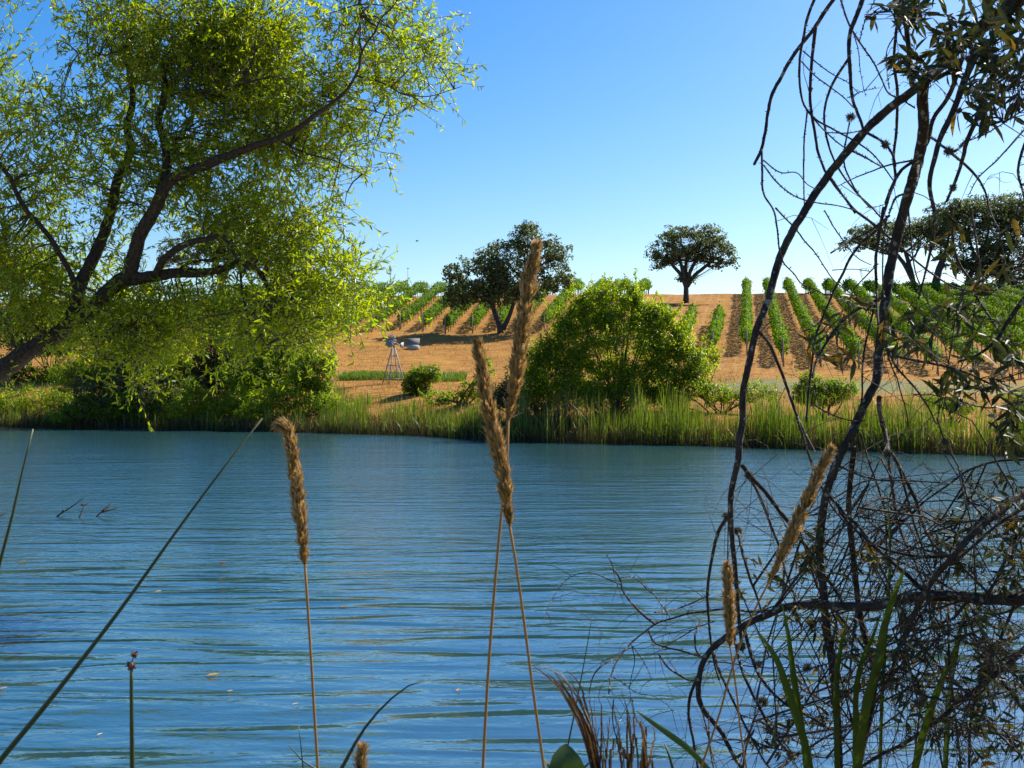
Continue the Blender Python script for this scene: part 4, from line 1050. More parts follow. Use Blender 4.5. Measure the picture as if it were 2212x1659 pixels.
# ------------------------------------------------------------------ the dark arching tree on the right
TR = [
 ('A', [(2330, -150), (2212, -40), (2080, 70), (1900, 200), (1700, 370), (1560, 520), (1430, 640)], 140, 85),
 ('A', [(1450, 620), (1330, 720), (1180, 830), (980, 1010), (850, 1160), (680, 1370), (590, 1490), (500, 1640), (400, 1800), (290, 2040), (240, 2220), (180, 2420), (100, 2620), (60, 2810), (25, 2960), (0, 3100), (-4, 3300)], 75, 52),
 ('C', [(368, -20), (345, 120), (335, 260), (300, 420), (285, 560), (290, 700), (310, 900), (330, 1150), (345, 1330), (360, 1480)], 50, 24),
 ('A', [(1420, 640), (1410, 800), (1420, 950), (1400, 1150), (1370, 1300), (1330, 1450), (1270, 1660), (1200, 1960), (1160, 2160), (1130, 2360), (1100, 2560), (1070, 2810), (1050, 3010), (990, 3120), (920, 3270), (860, 3400)], 95, 70),
 ('C', [(1110, 40), (1040, 160), (960, 340), (910, 500), (880, 700), (870, 900), (890, 1100), (900, 1250), (920, 1420), (950, 1600), (970, 1800), (990, 2100), (1000, 2300)], 60, 52),
 ('H', [(660, 0), (690, 100), (730, 280), (780, 350), (830, 450), (930, 650), (1010, 830), (1060, 1000), (1120, 1130), (1200, 1240), (1290, 1330)], 42, 34),
 ('E', [(640, 1150), (650, 1300), (690, 1450), (720, 1600), (725, 1700)], 50, 44),
 ('H', [(735, 300), (740, 480), (780, 720), (810, 960), (860, 1120), (920, 1250), (1000, 1400), (1060, 1560), (1120, 1680)], 32, 26),
 ('A', [(1240, -40), (1280, 200), (1310, 450), (1330, 600), (1370, 720)], 48, 36),
 ('A', [(570, -30), (510, 130), (475, 300), (450, 420), (440, 560), (450, 700), (490, 850), (550, 930), (700, 1020), (850, 1100), (1000, 1200), (1100, 1310), (1180, 1420)], 26, 12),
 ('A', [(740, -40), (650, 80), (570, 210), (470, 340), (400, 440), (320, 590), (240, 740), (200, 900), (175, 1060), (140, 1190), (85, 1295)], 38, 26),
 ('A', [(145, 1180), (150, 1350), (160, 1520), (240, 1659), (270, 1810), (290, 1990), (320, 2070), (400, 2160), (450, 2230), (560, 2280), (640, 2320)], 21, 10),
 ('A', [(570, 210), (555, 350), (540, 500), (530, 700), (540, 880), (560, 1000), (590, 1180), (640, 1330), (720, 1450), (800, 1550), (890, 1659), (1000, 1740), (1100, 1820)], 30, 18),
 ('A', [(950, -30), (890, 130), (850, 230), (830, 420), (840, 600), (860, 800), (920, 950), (950, 1030), (1050, 1090), (1130, 1150), (1190, 1260), (1200, 1310)], 42, 18),
 ('A', [(832, 460), (740, 600), (680, 720), (640, 880), (660, 1080), (720, 1270), (800, 1400), (900, 1520), (1040, 1659), (1150, 1800)], 24, 14),
 ('A', [(765, -10), (830, 180), (880, 280), (950, 400), (1030, 520), (1090, 640), (1140, 740), (1250, 790), (1350, 850)], 18, 14),
 ('A', [(1240, -10), (1200, 300), (1190, 500), (1220, 700), (1220, 850), (1210, 1050), (1190, 1250), (1200, 1400), (1150, 1520), (1110, 1659), (1050, 1800), (930, 1900), (850, 2010), (790, 2140), (740, 2240), (680, 2380), (620, 2520), (580, 2640), (555, 2780), (540, 2910), (520, 3060), (497, 3320)], 26, 20),
 ('A', [(505, 870), (485, 1050), (480, 1250), (480, 1500), (487, 1680)], 16, 12),
 ('A', [(470, 400), (560, 480), (700, 590), (830, 660), (910, 740)], 13, 7), ('A', [(455, 480), (560, 590), (680, 680), (800, 770), (870, 850)], 13, 9),
 ('A', [(155, 1260), (300, 1360), (420, 1360), (500, 1450), (570, 1490)], 13, 8), ('A', [(160, 1300), (250, 1420), (400, 1540), (560, 1590), (750, 1620), (890, 1660)], 15, 9),
 ('A', [(870, 1190), (1000, 1260), (1100, 1320)], 14, 10), ('A', [(660, 1045), (800, 1050), (950, 1025)], 11, 11),
 ('A', [(500, 870), (640, 1030), (780, 1150), (960, 1240), (1090, 1310)], 13, 9), ('A', [(870, 260), (905, 420), (915, 560), (940, 680), (965, 760)], 10, 5),
 ('A', [(820, 770), (950, 720), (1080, 690)], 9, 5), ('A', [(1200, 270), (1130, 400), (1130, 550), (1150, 700)], 11, 8), ('A', [(1030, 20), (980, 120), (930, 280), (915, 330)], 10, 8),
 ('A', [(845, 920), (820, 1060), (800, 1180), (800, 1290), (850, 1430), (930, 1560), (1000, 1640)], 16, 12),
 ('A', [(1990, 560), (1890, 780), (1830, 960), (1760, 1100), (1710, 1300), (1660, 1450), (1600, 1590)], 52, 22),
 ('A', [(1850, 380), (1740, 640), (1650, 880), (1550, 1080), (1500, 1250), (1460, 1450), (1500, 1659), (1490, 1850), (1430, 2150), (1380, 2360)], 62, 14),
 ('A', [(1720, 470), (1620, 760), (1500, 960), (1470, 1100), (1380, 1250), (1250, 1350), (1170, 1480), (1120, 1600)], 44, 22),
 ('A', [(2260, 620), (2050, 710), (1890, 790), (1700, 870)], 20, 9), ('A', [(2260, 830), (2080, 950), (1900, 1060), (1780, 1110)], 16, 8),
 ('A', [(2260, 970), (2090, 1160), (1980, 1280), (1850, 1400), (1780, 1530)], 18, 9), ('A', [(1350, 1260), (1150, 1300), (1000, 1350), (850, 1410), (740, 1470)], 19, 8),
 ('A', [(1620, 1190), (1750, 1300), (1850, 1410), (1900, 1500), (1950, 1680), (2010, 1800)], 26, 12), ('A', [(1480, 1080), (1660, 1190), (1760, 1100)], 24, 24),
 ('A', [(690, 1400), (780, 1530), (880, 1680)], 20, 14), ('A', [(2280, 1000), (2190, 1200), (2160, 1350), (2200, 1500), (2250, 1650)], 30, 16), ('A', [(1380, 1300), (1340, 1500), (1200, 1560), (1150, 1680)], 24, 18),
 ('B', [(255, -20), (340, 70), (400, 130), (480, 240), (570, 350), (640, 450), (720, 560), (800, 620), (870, 670)], 16, 9), ('B', [(640, 0), (720, 140), (790, 240), (860, 330), (930, 390), (1010, 430)], 13, 7),
 ('B', [(860, -10), (980, 70), (1100, 160), (1250, 280), (1400, 410), (1500, 490), (1650, 590), (1800, 640)], 26, 12), ('B', [(1105, -20), (1070, 200), (1045, 400), (1050, 600), (1055, 800), (1065, 900)], 32, 22),
 ('B', [(1130, 40), (1095, 300), (1090, 500), (1105, 680)], 16, 12), ('B', [(1110, 680), (990, 740), (880, 800), (780, 880), (700, 980), (620, 1100), (565, 1210), (545, 1320)], 29, 18),
 ('B', [(1040, 730), (1000, 900), (960, 1080), (940, 1250), (940, 1400), (920, 1600), (905, 1700)], 21, 14), ('B', [(130, 960), (210, 1060), (250, 1150), (300, 1280), (350, 1400), (390, 1520), (450, 1680), (560, 1900)], 30, 20),
 ('B', [(540, 1520), (640, 1580), (830, 1650), (960, 1655)], 13, 9), ('B', [(1120, 1020), (1200, 1220), (1300, 1340), (1380, 1440), (1450, 1540), (1520, 1680)], 24, 13),
 ('B', [(1170, 1140), (1400, 1190), (1600, 1230), (1750, 1270), (1900, 1340), (2050, 1410), (2250, 1490)], 22, 18), ('B', [(1125, 1070), (1160, 1200), (1210, 1320), (1240, 1420), (1290, 1600), (1300, 1700)], 15, 9),
 ('B', [(1300, -20), (1320, 200), (1360, 500), (1420, 650), (1500, 800), (1650, 900)], 15, 8), ('B', [(2300, 600), (2212, 700), (2100, 850), (1980, 1030), (1860, 1130), (1700, 1190)], 46, 18),
 ('B', [(1640, -20), (1650, 200), (1660, 300), (1700, 420), (1790, 560), (1850, 700), (1940, 840), (2050, 1000), (2180, 1130)], 26, 16), ('B', [(1790, -20), (1840, 250), (1870, 500), (1820, 800), (1810, 1000), (1820, 1200), (1835, 1520)], 19, 10),
 ('B', [(1745, 640), (1670, 900), (1640, 1100), (1600, 1300), (1560, 1450), (1530, 1680)], 15, 10), ('B', [(2260, 1190), (2050, 1250), (1950, 1320)], 11, 6),
 ('B', [(700, 470), (800, 465), (900, 460), (1000, 480)], 9, 6), ('B', [(690, 335), (850, 230), (1010, 150), (1150, 40)], 15, 22), ('B', [(870, 620), (960, 520), (1060, 420)], 11, 12),
 ('B', [(1350, 1450), (1520, 1460), (1640, 1500), (1800, 1530)], 10, 9), ('B', [(1560, 1400), (1750, 1520), (1900, 1560), (2212, 1500)], 14, 12), ('B', [(2212, 350), (2080, 560), (1900, 700), (1760, 900)], 14, 8),
 ('C', [(2350, 1165), (2100, 1172), (1900, 1165), (1700, 1150), (1500, 1158), (1350, 1188), (1200, 1215), (1050, 1210), (900, 1200), (750, 1205), (620, 1225), (540, 1260), (440, 1300), (350, 1350), (240, 1420), (150, 1500), (100, 1590), (78, 1700), (75, 1800), (100, 1880), (160, 1960), (230, 2050), (270, 2130), (330, 2240), (400, 2330)], 88, 24),
 ('C', [(2330, 390), (2212, 470), (2050, 600), (1900, 720), (1760, 880), (1640, 1010), (1550, 1150), (1470, 1330), (1400, 1480), (1340, 1660)], 52, 30), ('C', [(2330, 480), (2212, 560), (2050, 670), (1900, 800), (1770, 910), (1700, 950)], 26, 20),
 ('C', [(1730, 885), (1560, 890), (1400, 870), (1250, 820), (1120, 730), (1000, 600)], 24, 16), ('C', [(930, 490), (1060, 630), (1130, 690), (1200, 790), (1300, 880), (1400, 960), (1500, 1060), (1570, 1130)], 22, 32),
 ('C', [(360, 290), (440, 390), (520, 470), (600, 580), (680, 680), (740, 770), (800, 840), (850, 920), (900, 1010), (960, 1090), (1020, 1190)], 34, 26), ('C', [(385, 330), (460, 460), (520, 600), (570, 730), (610, 830), (650, 1000), (700, 1130), (720, 1220)], 22, 14),
 ('C', [(270, 620), (200, 740), (175, 840), (150, 980), (130, 1130), (135, 1300), (155, 1450), (180, 1600), (210, 1700)], 26, 16), ('C', [(720, -20), (770, 130), (830, 300), (880, 430), (950, 560), (1060, 690)], 17, 14),
 ('C', [(1100, 170), (1070, 400), (1060, 600), (1080, 800), (1100, 1000), (1120, 1180), (1150, 1350), (1190, 1500), (1230, 1659), (1210, 1900), (1150, 2150), (1110, 2330)], 40, 46), ('C', [(1140, 90), (1200, 290), (1260, 460), (1300, 600), (1310, 750), (1305, 1000), (1320, 1160)], 15, 11),
 ('C', [(1110, 620), (1200, 540), (1310, 500), (1420, 540), (1520, 570), (1650, 640), (1760, 660)], 17, 9), ('C', [(1110, 625), (1250, 650), (1400, 670), (1550, 660), (1660, 640)], 13, 7), ('C', [(1110, 600), (1180, 440), (1260, 270), (1330, 110)], 12, 9),
 ('C', [(930, 260), (1100, 340), (1220, 375), (1450, 385), (1650, 400), (1810, 415)], 15, 8), ('C', [(1330, 770), (1440, 640), (1560, 520), (1700, 420), (1860, 310), (2000, 265), (2250, 250)], 13, 18),
 ('C', [(1640, -20), (1700, 160), (1780, 310), (1850, 420), (1930, 520), (2030, 620)], 13, 8), ('C', [(2200, 760), (2130, 820), (2080, 920), (2040, 1020), (1960, 1160)], 28, 18), ('C', [(335, 720), (370, 880), (410, 1020), (470, 1180), (490, 1260)], 22, 14),
 ('C', [(560, 1245), (400, 1250), (260, 1235), (130, 1250), (0, 1272), (-90, 1300), (-190, 1330), (-290, 1400), (-370, 1470), (-430, 1540), (-470, 1600), (-500, 1680), (-515, 1790)], 18, 10),
 ('I', [(1200, 505), (1080, 400), (1000, 300), (940, 210), (930, 130), (880, 60), (850, 0), (815, -60)], 21, 7), ('I', [(930, 190), (800, 130), (700, 95), (600, 100), (500, 150), (420, 250), (350, 370), (308, 490)], 10, 4),
 ('I', [(930, 130), (1000, 120), (1080, 160), (1140, 230), (1200, 270), (1260, 350), (1320, 440)], 11, 10), ('I', [(915, 105), (850, 50), (780, 38)], 7, 4), ('I', [(905, 780), (800, 820), (720, 900), (690, 980), (675, 1060)], 15, 9),
 ('I', [(1015, 670), (1040, 800), (1010, 930), (1000, 1060), (1030, 1150)], 9, 5), ('I', [(1020, 680), (1120, 810), (1180, 950)], 9, 5), ('I', [(865, 930), (950, 980), (1060, 1060), (1200, 1090), (1300, 1150), (1360, 1215)], 8, 4),
 ('I', [(1150, 560), (1200, 660), (1280, 690), (1400, 720), (1500, 750), (1600, 770)], 15, 18), ('I', [(1235, 750), (1300, 840), (1400, 910), (1500, 960), (1560, 950)], 17, 18), ('I', [(1570, 470), (1530, 620), (1550, 740), (1600, 780)], 22, 14),
 ('I', [(1260, 695), (1400, 610), (1560, 520), (1680, 480)], 11, 9), ('I', [(1560, 900), (1520, 980), (1480, 1080), (1470, 1250), (1510, 1450), (1550, 1680)], 30, 22), ('I', [(870, 1110), (860, 1250), (900, 1420), (950, 1580)], 12, 7), ('I', [(1200, 410), (1330, 390), (1450, 360), (1560, 310), (1640, 270)], 15, 9),
 ('G', [(690, 280), (730, 420), (780, 580), (850, 740), (930, 850), (1030, 960), (1130, 1040), (1250, 1110), (1400, 1190), (1530, 1265)], 42, 16), ('G', [(380, 460), (430, 640), (500, 800), (570, 950), (660, 1130), (740, 1290), (810, 1420), (880, 1560), (960, 1680)], 30, 22),
 ('G', [(310, 610), (500, 620), (700, 650), (900, 670), (1100, 670), (1320, 670)], 18, 8), ('G', [(590, 340), (640, 560), (690, 720), (750, 860), (820, 1000), (880, 1120), (960, 1280), (1060, 1430), (1170, 1540)], 32, 26),
 ('G', [(1480, 180), (1330, 260), (1180, 400), (1020, 520), (840, 630)], 15, 10), ('G', [(880, 1000), (830, 1100), (760, 1270), (710, 1450), (680, 1680)], 24, 26), ('G', [(670, 1140), (800, 1180), (920, 1240), (1050, 1320), (1200, 1400), (1360, 1470)], 16, 10),
 ('G', [(440, 1380), (600, 1380), (800, 1410), (1000, 1460), (1200, 1500), (1500, 1560)], 18, 12), ('G', [(1020, 1680), (1200, 1540), (1400, 1420), (1560, 1330), (1700, 1280)], 30, 20), ('G', [(1190, 820), (1300, 900), (1400, 950), (1550, 1050), (1700, 1150), (1820, 1200)], 24, 18),
 ('G', [(1690, 310), (1800, 500), (1900, 650), (2010, 770)], 18, 14), ('G', [(1550, 1010), (1700, 900), (1850, 830), (2000, 780), (2300, 620)], 18, 14), ('G', [(1790, 1210), (1900, 1090), (2000, 990), (2120, 800)], 42, 24), ('G', [(260, 1030), (330, 1280), (360, 1450), (430, 1680)], 18, 14), ('G', [(345, 1110), (350, 1300), (360, 1500), (395, 1680)], 18, 14),
 ('D', [(2300, 620), (2100, 800), (1900, 960), (1750, 1080), (1600, 1200), (1450, 1300), (1250, 1400), (1100, 1500)], 44, 20), ('D', [(2250, 1150), (2050, 880), (1900, 640), (1830, 440)], 26, 14), ('D', [(1720, 400), (1715, 600), (1720, 800), (1740, 1000), (1780, 1300), (1800, 1500)], 18, 14),
 ('D', [(2280, 900), (2000, 1000), (1750, 1040), (1500, 980), (1300, 860)], 22, 14), ('D', [(2280, 1350), (2050, 1250), (1850, 1240), (1600, 1280), (1400, 1340)], 24, 12), ('D', [(1500, 620), (1650, 800), (1850, 1000), (2000, 1200), (2200, 1400)], 20, 16), ('D', [(1860, 400), (1950, 600), (2080, 800), (2250, 940)], 22, 14), ('D', [(1600, 500), (1800, 640), (2000, 700), (2250, 740)], 14, 9), ('D', [(1350, 560), (1420, 760), (1540, 960), (1620, 1200), (1680, 1480)], 18, 14), ('D', [(2150, 400), (2060, 620), (1960, 860), (1880, 1100), (1850, 1480)], 22, 18), ('D', [(1250, 720), (1420, 700), (1600, 640), (1800, 540), (2000, 480)], 12, 9),
]
def arch_tree():
    base = np.array([2.9, 3.0, gz(2.9, 3.0)])
    t = thing('arching_tree', base, 'dark lichen-covered tree with arching and hanging bare stems along the right side', 'tree')
    def dep(v):
        return 3.75 - 0.0007 * (v[:, 0] - 1600) + 0.12 * np.sin(v[:, 1] / 170.0) * np.sin(v[:, 0] / 210.0)
    paths, rads = [], []
    tr = smooth_path([base - [0, 0, .3], base + [.1, .1, .9], base + [.05, .2, 1.9], base + [-.25, .35, 2.9]], 24)
    bough = smooth_path([tr[-1], (2.1, 3.6, gz(2.9, 3.0) + 3.55), (1.5, 3.75, 4.42), (.85, 3.75, 4.38)], 30)
    for k, (z, pts, w0, w1) in enumerate(TR):
        v = zv(z, pts); n = max(8, 4 * len(v))
        vv = smooth_path(v, n)
        vv = vv + np.cumsum(rng.normal(size=vv.shape) * 0.35, 0) * np.sin(np.linspace(0, math.pi, n))[:, None]
        d = dep(vv) + rng.uniform(-.32, .32) * np.sin(np.linspace(0, math.pi, n))
        path = PX(vv, d)
        if v[0][1] < 6 and k > 0:                     # stems that leave the view at the top hang from the bough above
            top = bough[np.abs(bough[:, 0] - path[0][0] - .22).argmin()]
            path = np.vstack([smooth_path([top, path[0] * .45 + top * .55 + np.array([-.05, 0, .06]), path[0]], 6)[:-1], path])
            n = len(path); d = np.concatenate([np.full(5, d[0]), d])
        r = np.linspace(zw(z, w0), zw(z, w1), n) / F * d / 2 * 0.96
        mb = MB(); tube(mb, path, r, 8 if w0 > 40 else 6, rough=.10)
        # bud spurs along the stem
        ns = int(np.linalg.norm(np.diff(path, axis=0), axis=1).sum() * 42)
        if ns:
            i = rng.integers(0, n - 1, ns); f = rng.random(ns)[:, None]
            sp = path[i] * (1 - f) + path[i + 1] * f
            sd = rand_dir(ns); rr = r[i][:, None]
            tubes_many(mb, sp, sp + sd * (rr + .003), sp + sd * (rr + rng.uniform(.002, .009, (ns, 1))) + np.array([0, 0, .002]), .0018, .0008)
        mb.build('branch' if w0 > 25 else 'stem', M['bark_d'], t, smooth=True)
        paths.append(path); rads.append(r)
    # trunk out of view that carries the limbs
    mb = MB()
    tube(mb, tr, np.linspace(.11, .055, 24), 10, rough=.08)
    for k in [q for q in range(len(TR)) if q == 0 or (TR[q][0] == 'C' and TR[q][1][0][0] > 2300)]:
        e = paths[k][0]; dv = nrm(paths[k][0] - paths[k][3])
        st = tr[np.abs(tr[:, 2] - e[2] + (.75 if k == 0 else .25)).argmin()]
        tube(mb, smooth_path([st, e * .5 + st * .5 + np.array([0, 0, .12]), e + dv * .12, e], 12), np.linspace(1.25, 1, 12) * rads[k][0], 8, rough=.08)
    mb.build('trunk', M['bark_d'], t, smooth=True)
    mb = MB(); tube(mb, bough, np.linspace(.055, .015, 30), 8, rough=.08); mb.build('branch', M['bark_d'], t, smooth=True)
    paths.append(bough); rads.append(np.linspace(.055, .015, 30))
    for k in range(16):                               # limbs on the side away from the water
        st = tr[rng.integers(6, 24)]; a_ = rng.uniform(-1.2, 1.0); ln = rng.uniform(.8, 1.5)
        e = st + np.array([math.cos(a_) * ln, math.sin(a_) * ln * .7, rng.uniform(-.3, .7)])
        if e[0] < .52 * e[1] + .25: e[0] = .52 * e[1] + .25 + rng.random() * .4
        p_ = smooth_path([st, (st + e) / 2 + np.array([0, 0, rng.uniform(.15, .45)]), e, e + np.array([.1, 0, -.4 * rng.random()])], 16)
        r_ = np.linspace(rng.uniform(.014, .03), .005, 16)
        mb = MB(); tube(mb, p_, r_, 6, rough=.08); mb.build('branch', M['bark_d'], t, smooth=True); paths.append(p_); rads.append(r_)
    allp = np.concatenate(paths); tang = np.concatenate([nrm(np.gradient(q, axis=0)) for q in paths]); allr = np.concatenate(rads)
    u = allp[:, 0] / allp[:, 1] * F + 1106; vy = 829.5 - (allp[:, 2] - EYE) / allp[:, 1] * F
    mt = MB()
    # fine side twigs, denser in the lower tangle
    pr = np.where(vy > 1000, 1.0, .22) * np.where(u > 1750, 1.6, 1.0) * np.where((u > 1900) & (vy > 1250), 2.2, 1) * np.where((u < 1900) & (vy < 600), .03, 1) * np.where((u >= 1900) & (vy < 620), .3, 1) * np.where(u < 1620, .3, 1); pr = pr / pr.sum()
    n = 1450
    i = rng.choice(len(allp), n, p=pr)
    A = allp[i]; dr = nrm(tang[i] * rng.choice([-1, 1], n)[:, None] * .7 + rand_dir(n) * np.array([1, .7, 1]) * .9)
    ln = rng.gamma(2.2, .06, n)[:, None] + .03
    Mi = A + dr * ln * .6; B = Mi + nrm(dr * .8 + np.array([0, 0, -.75]) + rand_dir(n) * .6) * ln * .6
    tubes_many(mt, A, Mi, B, .0016, .0006)
    j = rng.choice(n, 900); q = rng.random(900)[:, None]
    A2 = (1 - q) ** 2 * A[j] + 2 * q * (1 - q) * Mi[j] + q * q * B[j]
    d2 = nrm(nrm(B[j] - A[j]) * .6 + rand_dir(900) * .9); l2 = rng.gamma(2, .035, 900)[:, None] + .02
    B2 = A2 + d2 * l2
    tubes_many(mt, A2, A2 + d2 * l2 * .5 + rng.normal(size=A2.shape) * .01, B2, .001, .0005)
    pool = np.where((u > 1620) & (vy > 980) & (u < 2260) & (vy < 1720))[0]
    n3 = 85; a3 = allp[rng.choice(pool, n3)]; b3 = allp[rng.choice(pool, n3)] + rng.normal(size=(n3, 3)) * np.array([.12, .2, .12])
    dv3 = b3 - a3; l3 = np.linalg.norm(dv3, axis=1, keepdims=True); b3 = a3 + dv3 / np.maximum(l3, 1e-6) * np.minimum(l3, .75)
    tubes_many(mt, a3, (a3 + b3) / 2 + rng.normal(size=a3.shape) * .16 + np.array([0, 0, .04]), b3, rng.uniform(.0028, .0062, n3), .0016)
    n4 = 260; q4 = rng.random(n4)[:, None]; j4 = rng.choice(n3, n4); p4 = a3[j4] * (1 - q4) + b3[j4] * q4
    d4 = nrm(rand_dir(n4) + np.array([0, 0, -.2])); e4 = p4 + d4 * rng.gamma(2, .05, n4)[:, None]
    tubes_many(mt, p4, (p4 + e4) / 2 + rng.normal(size=p4.shape) * .02, e4, .0014, .0006)
    # leaves: clusters at twig ends
    spots = [  # view x, y, rx, ry, number of sprigs, share of yellow
        (2080, 40, 130, 70, 46, .03), (2180, 110, 60, 70, 26, .05), (1950, 40, 60, 40, 10, .03), (2000, 130, 70, 50, 20, .06), (2150, 220, 70, 60, 20, .08),
        (1900, 700, 120, 50, 14, .12), (2050, 720, 120, 70, 16, .1), (2150, 700, 70, 100, 10, .1), (1790, 720, 50, 60, 8, .3), (2080, 830, 90, 40, 14, .15), (2130, 600, 80, 60, 6, .15), (2100, 500, 90, 60, 3, .3),
        (2180, 930, 40, 50, 10, .12), (2150, 1080, 70, 90, 26, .12), (2080, 1180, 70, 70, 26, .12), (2190, 1200, 40, 90, 30, .15), (1750, 1170, 60, 60, 22, .25), (1700, 1230, 70, 40, 16, .3), (1860, 1230, 60, 60, 10, .3),
        (2050, 1380, 140, 80, 36, .12), (2150, 1480, 80, 120, 32, .1), (1980, 1480, 90, 90, 34, .12), (1850, 1420, 80, 80, 24, .3), (1750, 1520, 80, 80, 26, .3), (1640, 1600, 70, 40, 12, .4), (1760, 1330, 60, 40, 16, .4), (2080, 1600, 140, 60, 30, .08), (1620, 1290, 50, 20, 4, .6), (2360, 120, 110, 150, 40, .05), (2450, 550, 170, 220, 36, .08), (2420, 1000, 150, 200, 40, .08), (2420, 1400, 140, 180, 36, .08), (2700, 800, 170, 420, 40, .08)]
    LP, LD, LN, LT = [], [], [], []
    for sx, sy, rx, ry, ns, yl in spots:
        a = rng.random(ns) * 6.283; rr = np.sqrt(rng.random(ns))
        v = np.stack([sx + rx * rr * np.cos(a), sy + ry * rr * np.sin(a)], 1)
        E = PX(v, dep(v) + rng.normal(size=ns) * .22)
        near = allp[np.linalg.norm(E[:, None] - allp[None, ::2], axis=2).argmin(1) * 2]
        sag = np.linalg.norm(E - near, axis=1)[:, None]
        mid = (near + E) / 2 + rng.normal(size=E.shape) * sag * .15 + np.array([0, 0, .15]) * sag
        tubes_many(mt, near, mid, E, .0018, .0008)
        td = nrm(E - mid + 1e-5)
        for s_ in range(ns):
            m = rng.integers(4, 9)
            q = rng.uniform(.45, 1, m)[:, None]
            pp = (1 - q) ** 2 * near[s_] + 2 * q * (1 - q) * mid[s_] + q * q * E[s_]
            pp = np.where(sag[s_] > .35, E[s_] - td[s_] * rng.uniform(0, .16, m)[:, None], pp)
            LP.append(pp); LD.append(nrm(td[s_] * .5 + rand_dir(m) * .8 + np.array([0, 0, -.2]))); LN.append(nrm(rand_dir(m) + np.array([0, -.2, .5])))
            yy = rng.random(m) < yl
            LT.append(np.where(yy, rng.uniform(.7, 1, m), rng.uniform(.0, .62, m)))
    LP, LD, LN, LT = map(np.concatenate, (LP, LD, LN, LT))
    m = len(LP)
    tall = 829.5 - (LP[:, 2] - EYE) / LP[:, 1] * F
    L = rng.uniform(.04, .082, m) * np.where(tall > 1000, .66, 1); W = L * rng.uniform(.17, .26, m)
    mt.build('twigs', M['twig'], t, kind='stuff')
    leaf_parts(t, M['dark_leaf'], LP, LD, LN, L, W, LT, 300, curl=.1)
    # lichen: hairy tufts on the stems
    tufts = [('A', 880, 900, 30), ('A', 495, 705, 14), ('A', 1210, 1080, 26), ('A', 1560, 1130, 30), ('A', 1700, 1480, 22), ('A', 1800, 460, 36), ('A', 1640, 900, 18), ('A', 1900, 330, 34), ('A', 2190, 980, 26), ('A', 1410, 1250, 24),
             ('C', 300, 500, 30), ('C', 320, 400, 24), ('C', 275, 620, 26), ('C', 310, 800, 26), ('C', 320, 700, 22), ('C', 1390, 270, 28), ('C', 1605, 255, 20), ('C', 995, 345, 16), ('C', 820, 1310, 26), ('C', 325, 960, 22), ('G', 800, 930, 40), ('G', 730, 470, 36), ('G', 900, 800, 30), ('G', 1360, 1140, 26), ('G', 1020, 1410, 30), ('G', 1170, 1540, 36), ('G', 1360, 210, 34),
             ('D', 925, 800, 26), ('D', 440, 1000, 26), ('D', 380, 680, 22), ('D', 1850, 820, 46), ('D', 1960, 800, 36), ('D', 1890, 880, 34), ('D', 1570, 1100, 30), ('D', 1800, 1000, 30), ('B', 180, 800, 16), ('B', 80, 1030, 14), ('B', 950, 1560, 22), ('D', 940, 690, 20), ('D', 950, 900, 22), ('D', 910, 560, 18)]
    for z, x_, y_, w in tufts:
        v = zv(z, [(x_, y_)]); r = zw(z, w) / F * 3.6
        c0 = PX(v, dep(v))[0]; near = allp[np.linalg.norm(allp - c0, axis=1).argmin()]
        c = near
        n = int(120 + w * 4)
        mb = MB(); dv = nrm(rand_dir(n) + np.array([0, 0, -.25])); st = c + dv * r * .15
        ln = r * rng.uniform(.5, 1.25, n)[:, None]
        tubes_many(mb, st, st + dv * ln * .5 + rng.normal(size=st.shape) * r * .12, st + dv * ln + rng.normal(size=st.shape) * r * .3, np.full(n, .0019), .0007, rng.random(n))
        mb.build('lichen_tuft', M['lichen'], t)
arch_tree()

# ------------------------------------------------------------------ grasses on the near bank
def to_ground(pts):
    e = pts[-1]; dv = nrm(pts[-1] - pts[-2]); g = gz(e[0], e[1])
    k = (e[2] - g + .03)
    return np.vstack([pts, [e[0] + dv[0] * k * .5, e[1], e[2] - k * .55], [e[0] + dv[0] * k * .7, e[1], g - .03]])

